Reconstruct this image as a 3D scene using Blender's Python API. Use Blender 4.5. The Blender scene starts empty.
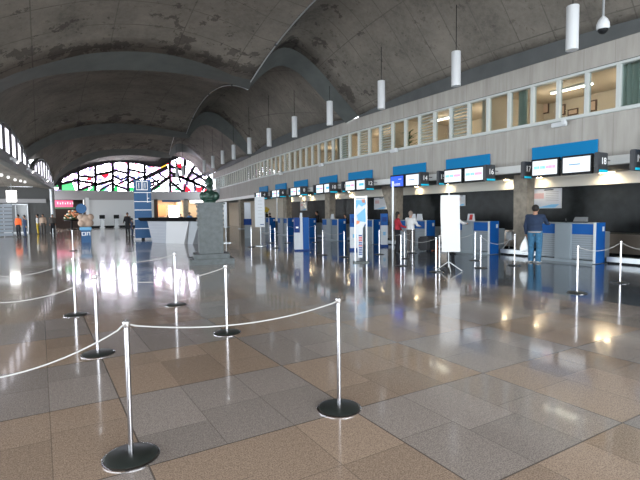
import bpy, bmesh, math, random
from mathutils import Vector, Matrix
random.seed(7)
C = bpy.context.scene.collection
PI = math.pi
# ------------------------------------------------------------------ camera
FPX = 464.3; YAW, PIT, ROL = 0.54294, -0.06057, -0.01034; CH = 1.65
def basis():
    cy, sy, cp, sp = math.cos(YAW), math.sin(YAW), math.cos(PIT), math.sin(PIT)
    f = Vector((sy*cp, cy*cp, sp)); r = Vector((cy, -sy, 0)); u = r.cross(f)
    c, s = math.cos(ROL), math.sin(ROL)
    return c*r+s*u, -s*r+c*u, f
BR, BU, BF = basis()
def hz(x): return 214.75-.0103*(x-39)
def ray(x, y): return BR*((x-320)/FPX) - BU*((y-240)/FPX) + BF
def fl(x, y, z=0.0):
    d = ray(x, y); t = (z-CH)/d.z; return Vector((d.x*t, d.y*t, z))
def atX(x, y, X):
    d = ray(x, y); t = X/d.x; return Vector((X, d.y*t, d.z*t+CH))
def atY(x, y, Y):
    d = ray(x, y); t = Y/d.y; return Vector((d.x*t, Y, d.z*t+CH))
cam = bpy.data.cameras.new('camera'); cam.sensor_width = 36; cam.lens = FPX/640*36
cam.clip_end = 400
co = bpy.data.objects.new('camera', cam); C.objects.link(co)
co.matrix_world = Matrix(((BR.x, BU.x, -BF.x, 0), (BR.y, BU.y, -BF.y, 0), (BR.z, BU.z, -BF.z, CH), (0, 0, 0, 1)))
bpy.context.scene.camera = co
# ------------------------------------------------------------------ materials
def mat(name, col, rough=.6, metal=0, emit=None, es=1.0, noise=0, nscale=4, spec=.5, bump=0, bscale=60):
    m = bpy.data.materials.new(name); m.use_nodes = True; nt = m.node_tree; b = nt.nodes['Principled BSDF']
    b.inputs['Base Color'].default_value = (*col, 1); b.inputs['Roughness'].default_value = rough
    b.inputs['Metallic'].default_value = metal; b.inputs['Specular IOR Level'].default_value = spec
    if emit: b.inputs['Emission Color'].default_value = (*emit, 1); b.inputs['Emission Strength'].default_value = es
    if noise or bump: tc = nt.nodes.new('ShaderNodeNewGeometry')
    if noise:
        n = nt.nodes.new('ShaderNodeTexNoise'); n.inputs['Scale'].default_value = nscale; n.inputs['Detail'].default_value = 5
        nt.links.new(tc.outputs['Position'], n.inputs['Vector'])
        r = nt.nodes.new('ShaderNodeMapRange'); r.inputs[1].default_value = .3; r.inputs[2].default_value = .7
        r.inputs[3].default_value = 1-noise; r.inputs[4].default_value = 1+noise
        nt.links.new(n.outputs['Fac'], r.inputs[0])
        v = nt.nodes.new('ShaderNodeVectorMath'); v.operation = 'SCALE'; v.inputs[0].default_value = col
        nt.links.new(r.outputs[0], v.inputs['Scale']); nt.links.new(v.outputs[0], b.inputs['Base Color'])
    if bump:
        n = nt.nodes.new('ShaderNodeTexNoise'); n.inputs['Scale'].default_value = bscale
        nt.links.new(tc.outputs['Position'], n.inputs['Vector'])
        bp = nt.nodes.new('ShaderNodeBump'); bp.inputs['Strength'].default_value = bump; bp.inputs['Distance'].default_value = .02
        nt.links.new(n.outputs['Fac'], bp.inputs['Height']); nt.links.new(bp.outputs[0], b.inputs['Normal'])
    return m
class NT:
    def __init__(s, m): s.nt = m.node_tree; s.b = s.nt.nodes['Principled BSDF']
    def n(s, t, **k):
        o = s.nt.nodes.new(t)
        for a, v in k.items(): setattr(o, a, v)
        return o
    def l(s, a, b): s.nt.links.new(a, b)
    def val(s, x, sock):
        if isinstance(x, (int, float)): sock.default_value = x
        else: s.l(x, sock)
    def m(s, op, a, b=0.0, c=0.0):
        o = s.n('ShaderNodeMath', operation=op)
        s.val(a, o.inputs[0]); s.val(b, o.inputs[1]); s.val(c, o.inputs[2]); return o.outputs[0]
    def noise(s, vec, scale, detail=4, rough=.55):
        o = s.n('ShaderNodeTexNoise'); o.inputs['Scale'].default_value = scale; o.inputs['Detail'].default_value = detail
        o.inputs['Roughness'].default_value = rough; s.l(vec, o.inputs['Vector']); return o.outputs['Fac']
    def mapr(s, x, a, b, c, d):
        o = s.n('ShaderNodeMapRange'); s.l(x, o.inputs[0])
        for i, v in enumerate((a, b, c, d)): o.inputs[i+1].default_value = v
        return o.outputs[0]
    def mix(s, f, a, b):
        o = s.n('ShaderNodeMix', data_type='RGBA'); s.val(f, o.inputs[0])
        for v, k in ((a, 6), (b, 7)):
            if isinstance(v, tuple): o.inputs[k].default_value = (*v, 1)
            else: s.l(v, o.inputs[k])
        return o.outputs[2]
    def comb(s, x, y, z):
        o = s.n('ShaderNodeCombineXYZ')
        for i, v in enumerate((x, y, z)): s.val(v, o.inputs[i])
        return o.outputs[0]
M = {}
def floor_mat():
    m = mat('polished_granite', (.3, .3, .3), .1); t = NT(m)
    g = t.n('ShaderNodeNewGeometry'); sp = t.n('ShaderNodeSeparateXYZ'); t.l(g.outputs['Position'], sp.inputs[0])
    X, Y = sp.outputs[0], sp.outputs[1]
    u = t.m('DIVIDE', t.m('SUBTRACT', X, .55), 1.62); v = t.m('DIVIDE', t.m('SUBTRACT', Y, 1.79), 1.32)
    iu, iv = t.m('FLOOR', u), t.m('FLOOR', v); fu, fv = t.m('FRACT', u), t.m('FRACT', v)
    chk = t.m('MODULO', t.m('ADD', t.m('ADD', iu, iv), 200.0), 2.0)
    chk = t.m('GREATER_THAN', chk, .5)
    def h(a, b, k):
        w = t.n('ShaderNodeTexWhiteNoise', noise_dimensions='3D'); t.l(t.comb(a, b, k), w.inputs['Vector']); return w.outputs['Value']
    # sub tiles: three columns per block, each with its own cross joint
    col = t.m('FLOOR', t.m('MULTIPLY', fu, 3.0))
    split = t.m('ADD', .3, t.m('MULTIPLY', .4, h(iu, iv, t.m('ADD', col, .5))))
    row = t.m('GREATER_THAN', fv, split)
    # some columns merge with their neighbour
    merge = t.m('GREATER_THAN', h(iu, iv, 9.3), .45)
    fc = t.m('FRACT', t.m('MULTIPLY', fu, 3.0))
    dcol = t.m('MULTIPLY', t.m('MINIMUM', fc, t.m('SUBTRACT', 1.0, fc)), 1.62/3)
    ismid = t.m('LESS_THAN', t.m('ABSOLUTE', t.m('SUBTRACT', fu, .3333)), .1)
    dcol = t.m('ADD', dcol, t.m('MULTIPLY', t.m('MULTIPLY', ismid, merge), 1.0))
    drow = t.m('MULTIPLY', t.m('ABSOLUTE', t.m('SUBTRACT', fv, split)), 1.32)
    dsub = t.m('MINIMUM', dcol, drow)
    dbu = t.m('MULTIPLY', t.m('MINIMUM', fu, t.m('SUBTRACT', 1.0, fu)), 1.62)
    dbv = t.m('MULTIPLY', t.m('MINIMUM', fv, t.m('SUBTRACT', 1.0, fv)), 1.32)
    dmain = t.m('MINIMUM', dbu, dbv)
    gr = t.m('MAXIMUM', t.m('MULTIPLY', t.m('LESS_THAN', dsub, .0035), .45), t.m('MULTIPLY', t.m('LESS_THAN', dmain, .006), .75))
    tone = t.m('ADD', .88, t.m('MULTIPLY', .24, h(t.m('ADD', iu, t.m('MULTIPLY', col, .31)), iv, t.m('ADD', row, 3.7))))
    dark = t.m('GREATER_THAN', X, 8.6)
    sp1 = t.noise(g.outputs['Position'], 105, 2); sp2 = t.noise(g.outputs['Position'], 28, 5, .7)
    brown = t.mix(t.mapr(sp1, .35, .65, 0, 1), (.25, .178, .132), (.49, .365, .275))
    grey = t.mix(t.mapr(sp1, .35, .65, 0, 1), (.22, .188, .170), (.45, .385, .35))
    c = t.mix(chk, brown, grey)
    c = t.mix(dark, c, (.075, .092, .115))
    blot = t.mapr(sp2, .25, .75, .8, 1.15)
    sc = t.n('ShaderNodeVectorMath', operation='SCALE'); t.l(c, sc.inputs[0]); t.l(t.m('MULTIPLY', tone, blot), sc.inputs['Scale'])
    c = t.mix(t.m('MULTIPLY', t.m('GREATER_THAN', sp1, .68), .6), sc.outputs[0], (.05, .04, .035))
    c = t.mix(gr, c, (.06, .05, .045))
    t.l(c, t.b.inputs['Base Color'])
    t.l(t.mapr(t.noise(g.outputs['Position'], 1.3, 3), .3, .7, .13, .19), t.b.inputs['Roughness'])
    bp = t.n('ShaderNodeBump'); bp.inputs['Strength'].default_value = .035; bp.inputs['Distance'].default_value = .01
    t.l(t.m('ADD', t.noise(g.outputs['Position'], 2.2, 2), t.m('MULTIPLY', gr, -.5)), bp.inputs['Height']); t.l(bp.outputs[0], t.b.inputs['Normal'])
    t.b.inputs['Coat Weight'].default_value = .55; t.b.inputs['Coat Roughness'].default_value = .06; t.b.inputs['Coat IOR'].default_value = 1.5
    t.b.inputs['Specular IOR Level'].default_value = .5
    return m
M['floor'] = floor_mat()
def vault_mat():
    m = mat('board_marked_concrete', (.2, .18, .16), .85); t = NT(m)
    g = t.n('ShaderNodeNewGeometry'); P = g.outputs['Position']
    at = t.n('ShaderNodeAttribute', attribute_name='wear'); wear = at.outputs['Fac']
    big = t.noise(P, .45, 5, .6); fine = t.noise(P, 6, 6, .7); st = t.noise(P, 1.1, 8, .68)
    c = t.mix(t.mapr(big, .3, .7, 0, 1), (.082, .076, .067), (.235, .213, .183))
    c = t.mix(t.mapr(fine, .3, .75, 0, .45), c, (.30, .275, .235))
    # board joints run across the vault
    sp = t.n('ShaderNodeSeparateXYZ'); t.l(P, sp.inputs[0])
    a = t.m('FRACT', t.m('DIVIDE', t.m('ADD', sp.outputs[1], t.m('MULTIPLY', sp.outputs[0], -.14)), 1.15))
    b = t.m('FRACT', t.m('DIVIDE', sp.outputs[0], 2.3))
    jl = t.m('MAXIMUM', t.m('LESS_THAN', a, .03), t.m('LESS_THAN', b, .014))
    c = t.mix(t.m('MULTIPLY', jl, t.mapr(big, .35, .6, .15, .6)), c, (.05, .045, .04))
    thr = t.m('SUBTRACT', .655, t.m('MULTIPLY', wear, .12))
    c = t.mix(t.m('MULTIPLY', t.m('GREATER_THAN', t.noise(P, 3.1, 8, .75), .60), .45), c, (.06, .05, .042))
    s = t.m('MULTIPLY', t.m('GREATER_THAN', st, thr), .6)
    c = t.mix(s, c, (.035, .028, .024))
    t.l(c, t.b.inputs['Base Color'])
    bp = t.n('ShaderNodeBump'); bp.inputs['Strength'].default_value = .4; bp.inputs['Distance'].default_value = .05
    t.l(fine, bp.inputs['Height']); t.l(bp.outputs[0], t.b.inputs['Normal'])
    return m
M['vault'] = vault_mat()
def facade_mat():
    m = mat('panel_concrete', (.4, .38, .34), .8); t = NT(m)
    g = t.n('ShaderNodeNewGeometry'); P = g.outputs['Position']
    sp = t.n('ShaderNodeSeparateXYZ'); t.l(P, sp.inputs[0])
    a = t.m('FRACT', t.m('DIVIDE', sp.outputs[1], .893))
    str_ = t.noise(t.comb(t.m('MULTIPLY', sp.outputs[0], 1.0), t.m('MULTIPLY', sp.outputs[1], 3.0), t.m('MULTIPLY', sp.outputs[2], .35)), 1.6, 5, .6)
    c = t.mix(t.mapr(str_, .3, .7, 0, 1), (.305, .287, .262), (.40, .38, .352))
    c = t.mix(t.m('MULTIPLY', t.m('LESS_THAN', a, .022), .35), c, (.15, .14, .12))
    t.l(c, t.b.inputs['Base Color'])
    return m
M['facade'] = facade_mat()
M['rib'] = mat('painted_slate_rib', (.11, .122, .118), .6, noise=.12, nscale=2)
M['edge_beam'] = mat('dark_edge_beam', (.085, .092, .095), .7, noise=.1, nscale=2)
M['column'] = mat('rough_concrete_column', (.27, .235, .19), .85, noise=.25, nscale=5)
M['black_granite'] = mat('black_granite', (.008, .010, .011), .3, noise=.6, nscale=3, spec=.13)
M['beige'] = mat('beige_plaster', (.50, .44, .36), .8, noise=.06)
M['cream'] = mat('cream_paint', (.64, .61, .55), .7)
M['matte_black'] = mat('matte_black_top', (.008, .008, .009), .9, spec=.05)
M['desk_white'] = mat('desk_white', (.46, .46, .48), .5)
M['desk_grey'] = mat('desk_grey', (.25, .26, .30), .5)
M['white_wall'] = mat('pale_plaster', (.80, .82, .83), .7)
M['beam'] = mat('grey_beam', (.42, .41, .42), .7)
M['soffit'] = mat('grey_soffit', (.16, .165, .17), .7)
M['strip'] = mat('light_strip_diffuser', (.80, .80, .78), .6)
M['white'] = mat('white_painted_metal', (.62, .64, .66), .45)
M['win_frame'] = mat('white_window_frame', (.50, .53, .52), .5)
M['steel'] = mat('brushed_steel', (.62, .61, .62), .25, 1)
M['chrome'] = mat('chrome', (.46, .455, .48), .16, 1)
M['base_dark'] = mat('dark_rubber_base', (.018, .022, .02), .38)
M['rope'] = mat('white_cord', (.42, .41, .40), .8)
M['blue'] = mat('blue_laminate', (.003, .085, .33), .5, spec=.2)
M['blue_dark'] = mat('deep_blue_laminate', (.004, .04, .20), .5, spec=.2)
M['blue_panel'] = mat('azure_panel', (.0, .18, .42), .6, spec=.2)
M['tower_blue'] = mat('steel_blue_panel', (.04, .12, .27), .5, spec=.25)
M['counter_grey'] = mat('grey_metal_panel', (.22, .26, .29), .4)
M['counter_slat'] = mat('grey_slatted_panel', (.20, .23, .27), .45)
M['dark'] = mat('black_plastic', (.010, .011, .013), .5, spec=.2)
M['sign_dark'] = mat('charcoal_sign', (.035, .038, .045), .45)
M['teal'] = mat('teal_stripe', (.0, .35, .5), .4, emit=(.0, .4, .6), es=.6)
M['text_white'] = mat('white_lettering', (.9, .9, .9), .5, emit=(1, 1, 1), es=.15)
M['screen'] = mat('lit_white_screen', (.3, .3, .3), .3, emit=(.86, .93, 1.0), es=.82)
M['screen_blue'] = mat('lit_blue_screen', (.02, .06, .5), .2, emit=(.01, .09, .75), es=.8)
M['scr_cyan'] = mat('cyan_screen_lettering', (.1, .5, .8), .3, emit=(.05, .45, .8), es=.5)
M['scr_pink'] = mat('pink_screen_lettering', (.8, .2, .4), .3, emit=(.85, .2, .35), es=.6)
M['paper'] = mat('white_print', (.60, .63, .67), .6)
M['poster'] = mat('pale_notice', (.50, .53, .58), .5)
M['red'] = mat('red_print', (.5, .03, .03), .6)
M['orange_print'] = mat('orange_print', (.75, .25, .12), .6)
M['lightblue'] = mat('light_blue_print', (.15, .42, .68), .5)
M['grey_print'] = mat('grey_print', (.3, .32, .35), .6)
M['ped'] = mat('grey_slate_pedestal', (.062, .075, .078), .4, noise=.3, nscale=8, spec=.3)
M['bronze'] = mat('green_bronze', (.018, .05, .036), .4, .3, noise=.5, nscale=12)
M['skin'] = mat('skin', (.36, .19, .12), .6)
M['hair'] = mat('dark_hair', (.015, .011, .009), .7)
M['greyhair'] = mat('grey_hair', (.25, .2, .17), .8)
M['jeans'] = mat('blue_denim', (.035, .13, .235), .85, noise=.3, nscale=14)
M['navy'] = mat('navy_knit', (.018, .034, .075), .9)
M['shirt_white'] = mat('white_cloth', (.64, .64, .64), .85)
M['shirt_red'] = mat('crimson_cloth', (.36, .015, .03), .8)
M['black_cloth'] = mat('black_cloth', (.012, .012, .016), .9)
M['grey_cloth'] = mat('grey_trousers_cloth', (.09, .08, .075), .9)
M['orange_cloth'] = mat('orange_vest_cloth', (.85, .12, .02), .8)
M['yellow_cloth'] = mat('yellow_cloth', (.6, .42, .03), .8)
M['blue_cloth'] = mat('blue_shirt_cloth', (.10, .22, .45), .8)
M['tan_cloth'] = mat('tan_cloth', (.50, .36, .28), .85)
M['shoe'] = mat('pale_shoe', (.5, .48, .45), .7)
M['shoe_dark'] = mat('dark_shoe', (.02, .02, .02), .5)
M['plastic_bag'] = mat('white_plastic_bag', (.78, .80, .80), .4)
M['warm_lamp'] = mat('warm_lamp', (1, .8, .5), .5, emit=(1, .78, .48), es=40)
M['tube'] = mat('fluorescent_tube', (1, 1, 1), .5, emit=(1, .9, .75), es=14)
M['office_wall'] = mat('warm_office_wall', (.46, .39, .31), .8, noise=.08, nscale=1)
M['office_floor'] = mat('office_floor', (.2, .16, .12), .8)
M['curtain'] = mat('pale_green_curtain', (.42, .48, .43), .9)
M['wood'] = mat('dark_brown_wood', (.07, .035, .02), .6)
M['shop_lining_rib_shade'] = mat('dark_shop_lining_and_rib_shade', (.05, .04, .038), .7)
M['shop_warm'] = mat('warm_shop_lining', (.55, .45, .33), .8)
M['pink_sign'] = mat('pink_lit_sign', (.7, .1, .2), .4, emit=(.8, .1, .2), es=.9)
M['green_strip'] = mat('green_shop_strip', (.1, .25, .14), .5)
M['lit_white'] = mat('lit_white_panel', (.9, .9, .9), .4, emit=(1, .97, .93), es=3.2)
M['lit_amber'] = mat('lit_amber_panel', (.9, .5, .1), .4, emit=(1, .55, .15), es=2)
M['leaf'] = mat('leaf_green', (.04, .11, .03), .7)
M['flower_o'] = mat('orange_petal', (.75, .3, .15), .7)
M['flower_w'] = mat('cream_petal', (.75, .72, .62), .7)
M['glaze_day'] = mat('daylit_obscure_glass', (.7, .7, .75), .3, emit=(.92, .90, 1.0), es=1.7)
M['glass_red'] = mat('red_stained_glass', (.6, .01, .02), .2, emit=(.85, .01, .04), es=1.6)
M['glass_green'] = mat('green_stained_glass', (.02, .4, .1), .2, emit=(.02, .50, .12), es=1.4)
M['glass_yellow'] = mat('amber_stained_glass', (.7, .4, .02), .2, emit=(1, .5, .05), es=2)
M['lead'] = mat('dark_window_tracery', (.02, .018, .022), .7)
M['suitcase'] = mat('black_suitcase', (.02, .02, .024), .6)
M['silver_paint'] = mat('silver_paint', (.45, .47, .49), .35, .6)
M['louvre'] = mat('glass_louvre', (.45, .50, .48), .25)
def stained():
    m = mat('white_stained_glass', (.7, .7, .7), .2); t = NT(m)
    g = t.n('ShaderNodeNewGeometry'); P = g.outputs['Position']
    v = t.n('ShaderNodeTexVoronoi'); v.inputs['Scale'].default_value = .95; t.l(P, v.inputs['Vector'])
    s = t.n('ShaderNodeSeparateColor'); t.l(v.outputs['Color'], s.inputs[0])
    e = t.n('ShaderNodeTexVoronoi', feature='DISTANCE_TO_EDGE'); e.inputs['Scale'].default_value = 1.7; t.l(P, e.inputs['Vector'])
    v2 = t.n('ShaderNodeTexVoronoi'); v2.inputs['Scale'].default_value = 2.6; t.l(P, v2.inputs['Vector'])
    s2 = t.n('ShaderNodeSeparateColor'); t.l(v2.outputs['Color'], s2.inputs[0])
    c = t.mix(t.m('GREATER_THAN', s2.outputs[0], .74), (.9, .9, 1.0), (.13, .08, .20))
    c = t.mix(t.m('GREATER_THAN', s2.outputs[1], .90), c, (.28, .05, .09))
    c = t.mix(t.m('GREATER_THAN', s2.outputs[2], .93), c, (.04, .05, .13))
    c = t.mix(t.m('LESS_THAN', e.outputs['Distance'], .03), c, (.02, .012, .03))
    t.l(c, t.b.inputs['Emission Color']); t.b.inputs['Emission Strength'].default_value = 12
    return m
M['stained'] = stained()
def glass_mat(name, tint=(.8, .85, .85), a=.12):
    m = bpy.data.materials.new(name); m.use_nodes = True; nt = m.node_tree; nt.nodes.clear()
    o = nt.nodes.new('ShaderNodeOutputMaterial'); tr = nt.nodes.new('ShaderNodeBsdfTransparent'); tr.inputs[0].default_value = (*tint, 1)
    gl = nt.nodes.new('ShaderNodeBsdfGlossy'); gl.inputs['Roughness'].default_value = .03
    fr = nt.nodes.new('ShaderNodeLayerWeight'); mx = nt.nodes.new('ShaderNodeMixShader')
    pw = nt.nodes.new('ShaderNodeMath'); pw.operation = 'POWER'; pw.inputs[1].default_value = 5; nt.links.new(fr.outputs['Facing'], pw.inputs[0])
    ad = nt.nodes.new('ShaderNodeMath'); ad.operation = 'MULTIPLY_ADD'; ad.inputs[1].default_value = .6; ad.inputs[2].default_value = .04; nt.links.new(pw.outputs[0], ad.inputs[0])
    nt.links.new(ad.outputs[0], mx.inputs[0]); nt.links.new(tr.outputs[0], mx.inputs[1]); nt.links.new(gl.outputs[0], mx.inputs[2])
    nt.links.new(mx.outputs[0], o.inputs[0]); return m
M['glass'] = glass_mat('clear_window_glass')
# ------------------------------------------------------------------ mesh helpers
class MB:
    def __init__(s): s.bm = bmesh.new()
    def box(s, x0, x1, y0, y1, z0, z1, bev=0, rot=None, piv=None):
        r = bmesh.ops.create_cube(s.bm, size=1)['verts']
        for v in r: v.co = Vector(((x0+x1)/2+v.co.x*(x1-x0), (y0+y1)/2+v.co.y*(y1-y0), (z0+z1)/2+v.co.z*(z1-z0)))
        if bev:
            es = list({e for v in r for e in v.link_edges}); r = bmesh.ops.bevel(s.bm, geom=es, offset=bev, segments=2, affect='EDGES')['verts']
        return s
    def prism(s, pts, a, b):
        """closed polygon pts (3-vectors), from offset a to b"""
        A = [s.bm.verts.new(Vector(p)+Vector(a)) for p in pts]; B = [s.bm.verts.new(Vector(p)+Vector(b)) for p in pts]
        n = len(pts)
        try:
            s.bm.faces.new(A); s.bm.faces.new(B[::-1])
            for i in range(n): s.bm.faces.new((A[i], B[i], B[(i+1) % n], A[(i+1) % n]))
        except Exception: pass
        return s
    def tube(s, pts, rads, seg=12, cap=True):
        pts = [Vector(p) for p in pts]
        if isinstance(rads, (int, float)): rads = [rads]*len(pts)
        rings = []
        ref = Vector((0, 0, 1))
        for i, p in enumerate(pts):
            d = (pts[min(i+1, len(pts)-1)]-pts[max(i-1, 0)]).normalized()
            if abs(d.dot(ref)) > .95: ref = Vector((1, 0, 0)) if abs(d.x) < .9 else Vector((0, 1, 0))
            x = d.cross(ref).normalized(); y = d.cross(x)
            rings.append([s.bm.verts.new(p+(x*math.cos(2*PI*k/seg)+y*math.sin(2*PI*k/seg))*rads[i]) for k in range(seg)])
        for a, b in zip(rings, rings[1:]):
            for k in range(seg): s.bm.faces.new((a[k], a[(k+1) % seg], b[(k+1) % seg], b[k]))
        if cap: s.bm.faces.new(rings[0][::-1]); s.bm.faces.new(rings[-1])
        return s
    def lathe(s, c, prof, seg=24):
        rings = [[s.bm.verts.new(Vector(c)+Vector((r*math.cos(2*PI*k/seg), r*math.sin(2*PI*k/seg), z))) for k in range(seg)] for r, z in prof]
        for a, b in zip(rings, rings[1:]):
            for k in range(seg): s.bm.faces.new((a[k], a[(k+1) % seg], b[(k+1) % seg], b[k]))
        s.bm.faces.new(rings[0][::-1]); s.bm.faces.new(rings[-1]); return s
    def ball(s, c, r, sc=(1, 1, 1), u=16, v=10, rot=None):
        vs = bmesh.ops.create_uvsphere(s.bm, u_segments=u, v_segments=v, radius=r)['verts']
        for w in vs:
            p = Vector((w.co.x*sc[0], w.co.y*sc[1], w.co.z*sc[2]))
            if rot: p = rot @ p
            w.co = p+Vector(c)
        return s
    def grid(s, G):
        V = [[s.bm.verts.new(p) for p in row] for row in G]
        for a, b in zip(V, V[1:]):
            for i in range(len(a)-1): s.bm.faces.new((a[i], a[i+1], b[i+1], b[i]))
        return V
    def xf(s, mtx):
        for v in s.bm.verts: v.co = mtx @ v.co
        return s
    def build(s, name, m, parent=None, smooth=False, recalc=True):
        if recalc: bmesh.ops.recalc_face_normals(s.bm, faces=s.bm.faces)
        me = bpy.data.meshes.new(name); s.bm.to_mesh(me); s.bm.free()
        me.materials.append(M[m] if isinstance(m, str) else m)
        if smooth:
            me.polygons.foreach_set('use_smooth', [True]*len(me.polygons))
            try: me.set_sharp_from_angle(angle=math.radians(40))
            except Exception: pass
        o = bpy.data.objects.new(name, me); C.objects.link(o)
        if parent: o.parent = parent
        return o
def empty(name, loc=(0, 0, 0), rz=0):
    o = bpy.data.objects.new(name, None); o.location = loc; o.rotation_euler.z = rz; o.empty_display_size = .1; C.objects.link(o); return o
def tag(o, label, cat, group=None, kind=None):
    o['label'] = label; o['category'] = cat
    if group: o['group'] = group
    if kind: o['kind'] = kind
    return o
def thing(name, label, cat, loc=(0, 0, 0), rz=0, group=None): return tag(empty(name, loc, rz), label, cat, group)
def struct(o): o['kind'] = 'structure'; return o
def copy_tree(o, loc=None, rz=None, label=None):
    c = o.copy(); C.objects.link(c)
    for ch in list(o.children):
        d = ch.copy(); C.objects.link(d); d.parent = c
        for g in list(ch.children):
            e = g.copy(); C.objects.link(e); e.parent = d
    if loc is not None: c.location = loc
    if rz is not None: c.rotation_euler.z = rz
    if label: c['label'] = label
    return c
def text_mesh(s, size, name, m, parent, mtx, depth=.006):
    cu = bpy.data.curves.new('t', 'FONT'); cu.body = s; cu.size = size; cu.extrude = depth; cu.align_x = 'CENTER'; cu.align_y = 'CENTER'
    to = bpy.data.objects.new('t', cu); C.objects.link(to)
    dg = bpy.context.evaluated_depsgraph_get(); me = bpy.data.meshes.new_from_object(to.evaluated_get(dg))
    bpy.data.objects.remove(to); me.transform(mtx); me.materials.clear(); me.materials.append(M[m])
    o = bpy.data.objects.new(name, me); C.objects.link(o)
    if parent: o.parent = parent
    return o
# ------------------------------------------------------------------ facade curve
KN = [(-16, 14.15), (18.5, 14.15), (21, 14.2), (23.8, 14.43), (29.6, 14.9), (34.6, 15.37), (38, 15.85), (42, 16.5), (47, 17.2), (54.3, 18.1), (61, 18.9), (70, 20)]
def fx0(y):
    for (a, p), (b, q) in zip(KN, KN[1:]):
        if y <= b: return p+(q-p)*(y-a)/(b-a)
    return KN[-1][1]
def fx(y): return sum(fx0(y+d)*w for d, w in ((-2, .15), (-1, .2), (0, .3), (1, .2), (2, .15)))
def facing(y):
    """rotation about z for things facing the hall (local +Y along wall, local -X towards the hall)"""
    return -math.atan2(fx(y+.5)-fx(y-.5), 1.0)
def sweep(mb, off0, off1, z0, z1, ya, yb, step=1.0):
    n = max(1, int(math.ceil((yb-ya)/step)))
    G = []
    for i in range(n+1):
        y = ya+(yb-ya)*i/n; x = fx(y)
        G.append([Vector((x+off0, y, z0)), Vector((x+off0, y, z1)), Vector((x+off1, y, z1)), Vector((x+off1, y, z0)), Vector((x+off0, y, z0))])
    V = mb.grid(G)
    mb.bm.faces.new(V[0][:4]); mb.bm.faces.new(V[-1][:4][::-1])
    bmesh.ops.remove_doubles(mb.bm, verts=mb.bm.verts, dist=1e-5)
    return mb
YA, YB = -14.0, 55.2
ZT = 6.45
# ---- floor
struct(MB().box(-16, 24, -16, 72, -.2, 0).build('floor', 'floor'))
m = MB(); sweep(m, 0, .3, 5.80, ZT, YA, YB); sweep(m, 0, .3, 3.17, 4.40, YA, YB)
struct(m.build('wall_right', 'facade'))
struct(sweep(MB(), -.03, .25, 2.92, 3.17, YA, 60.9).build('trim_1', 'strip'))
struct(sweep(MB(), -.09, .3, 4.40, 4.50, YA, YB).build('trim_2', 'win_frame', smooth=False))
m = MB(); sweep(m, -.05, .15, 5.70, 5.77, YA, YB); struct(m.build('trim_3', 'win_frame'))
m = MB(); sweep(m, -.02, .3, 5.77, 5.80, YA, YB); struct(m.build('trim_4', 'edge_beam'))
# under-facade recess
BW = 17.0-14.15
struct(sweep(MB(), .25, BW+.3, 2.92, 3.1, YA, 60.9).build('ceiling_recess', 'soffit'))
struct(sweep(MB(), BW, BW+.3, 0, 2.5, YA, 35.5).build('wall_back', 'black_granite'))
struct(sweep(MB(), BW-.12, BW+.3, 2.5, 2.92, YA, 35.5).build('trim_5', 'cream'))
struct(sweep(MB(), BW, BW+.3, 0, 2.92, 35.5, 60.9).build('wall_beige', 'beige'))
# office behind the strip windows
OB = 4.0
struct(sweep(MB(), .3, OB, 3.9, 4.1, YA, YB).build('floor_office', 'office_floor'))
struct(sweep(MB(), .3, OB+.4, 6.0, 6.2, YA, YB).build('ceiling_office', 'office_wall'))
struct(sweep(MB(), OB, OB+.3, 4.1, 6.0, YA, YB).build('wall_office', 'office_wall'))
for i, y in enumerate((6.1, 12.0, 17.35, 22.2, 29.0, 36.0, 44, 50)):
    x = fx(y); struct(MB().box(x+.35, x+OB, y-.06, y+.06, 4.1, 6.0).build('wall_partition', 'office_wall'))
# windows
louv = {11, 12, 8, 7, 14, 17, 18}
W0 = 7.04-.893*6
nwin = 0
for k in range(60):
    y0 = W0+.893*k; y1 = y0+.893
    if y1 > 55: break
    nwin += 1
    yc = (y0+y1)/2; e = struct(empty('window_%d' % nwin, (fx(yc), yc, 4.5), facing(yc)))
    w = .893/math.cos(facing(yc))
    f = MB().box(-.04, .12, -w/2-.055, -w/2+.055, 0, 1.2); f.build('window_frame', 'win_frame', e)
    MB().box(.05, .06, -w/2+.055, w/2-.055, 0, 1.2).build('pane', 'glass', e)
    kk = k-6
    if kk in (6, 8, 11, 13, 15) or (kk > 20 and k % 5 == 0):
        mb = MB()
        for j in range(9):
            z = .06+j*.125
            mb.prism([(-.02, 0, z), (.07, 0, z+.075), (.075, 0, z+.07), (-.015, 0, z-.006)], (0, -w/2+.06, 0), (0, w/2-.06, 0))
        mb.build('louvres', 'louvre', e)
# things in the office
def wallpt(px, py, off):
    # point where pixel ray meets facade curve shifted by off
    d = ray(px, py); t = 5.0
    for _ in range(4000):
        p = d*t
        if p.x >= fx(p.y)+off: break
        t += .02
    return Vector((p.x, p.y, p.z+CH))
def picture(px, py, w, h, lab, name='picture_frame'):
    p = wallpt(px, py, OB-.03); o = thing(name, lab, 'picture', p, facing(p.y))
    MB().box(-.02, .02, -w/2, w/2, -h/2, h/2).build('frame', 'wood', o); MB().box(-.03, -.018, -w/2+.05, w/2-.05, -h/2+.05, h/2-.05).build('print', 'tan_cloth', o)
picture(544, 108, .45, .5, 'dark framed picture on office wall behind the window above the blue panel of counter 17')
picture(562, 110, .3, .42, 'small dark framed picture beside the lit wall corner in the upper office')
picture(573, 112, .42, .25, 'low dark framed picture seen at the sill right of two other office pictures')
picture(592, 106, .35, .42, 'brown framed picture in the upstairs office just right of the bright tube lamp')
picture(452, 124, .3, .3, 'small dark picture behind the plain grey upper pane')
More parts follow.
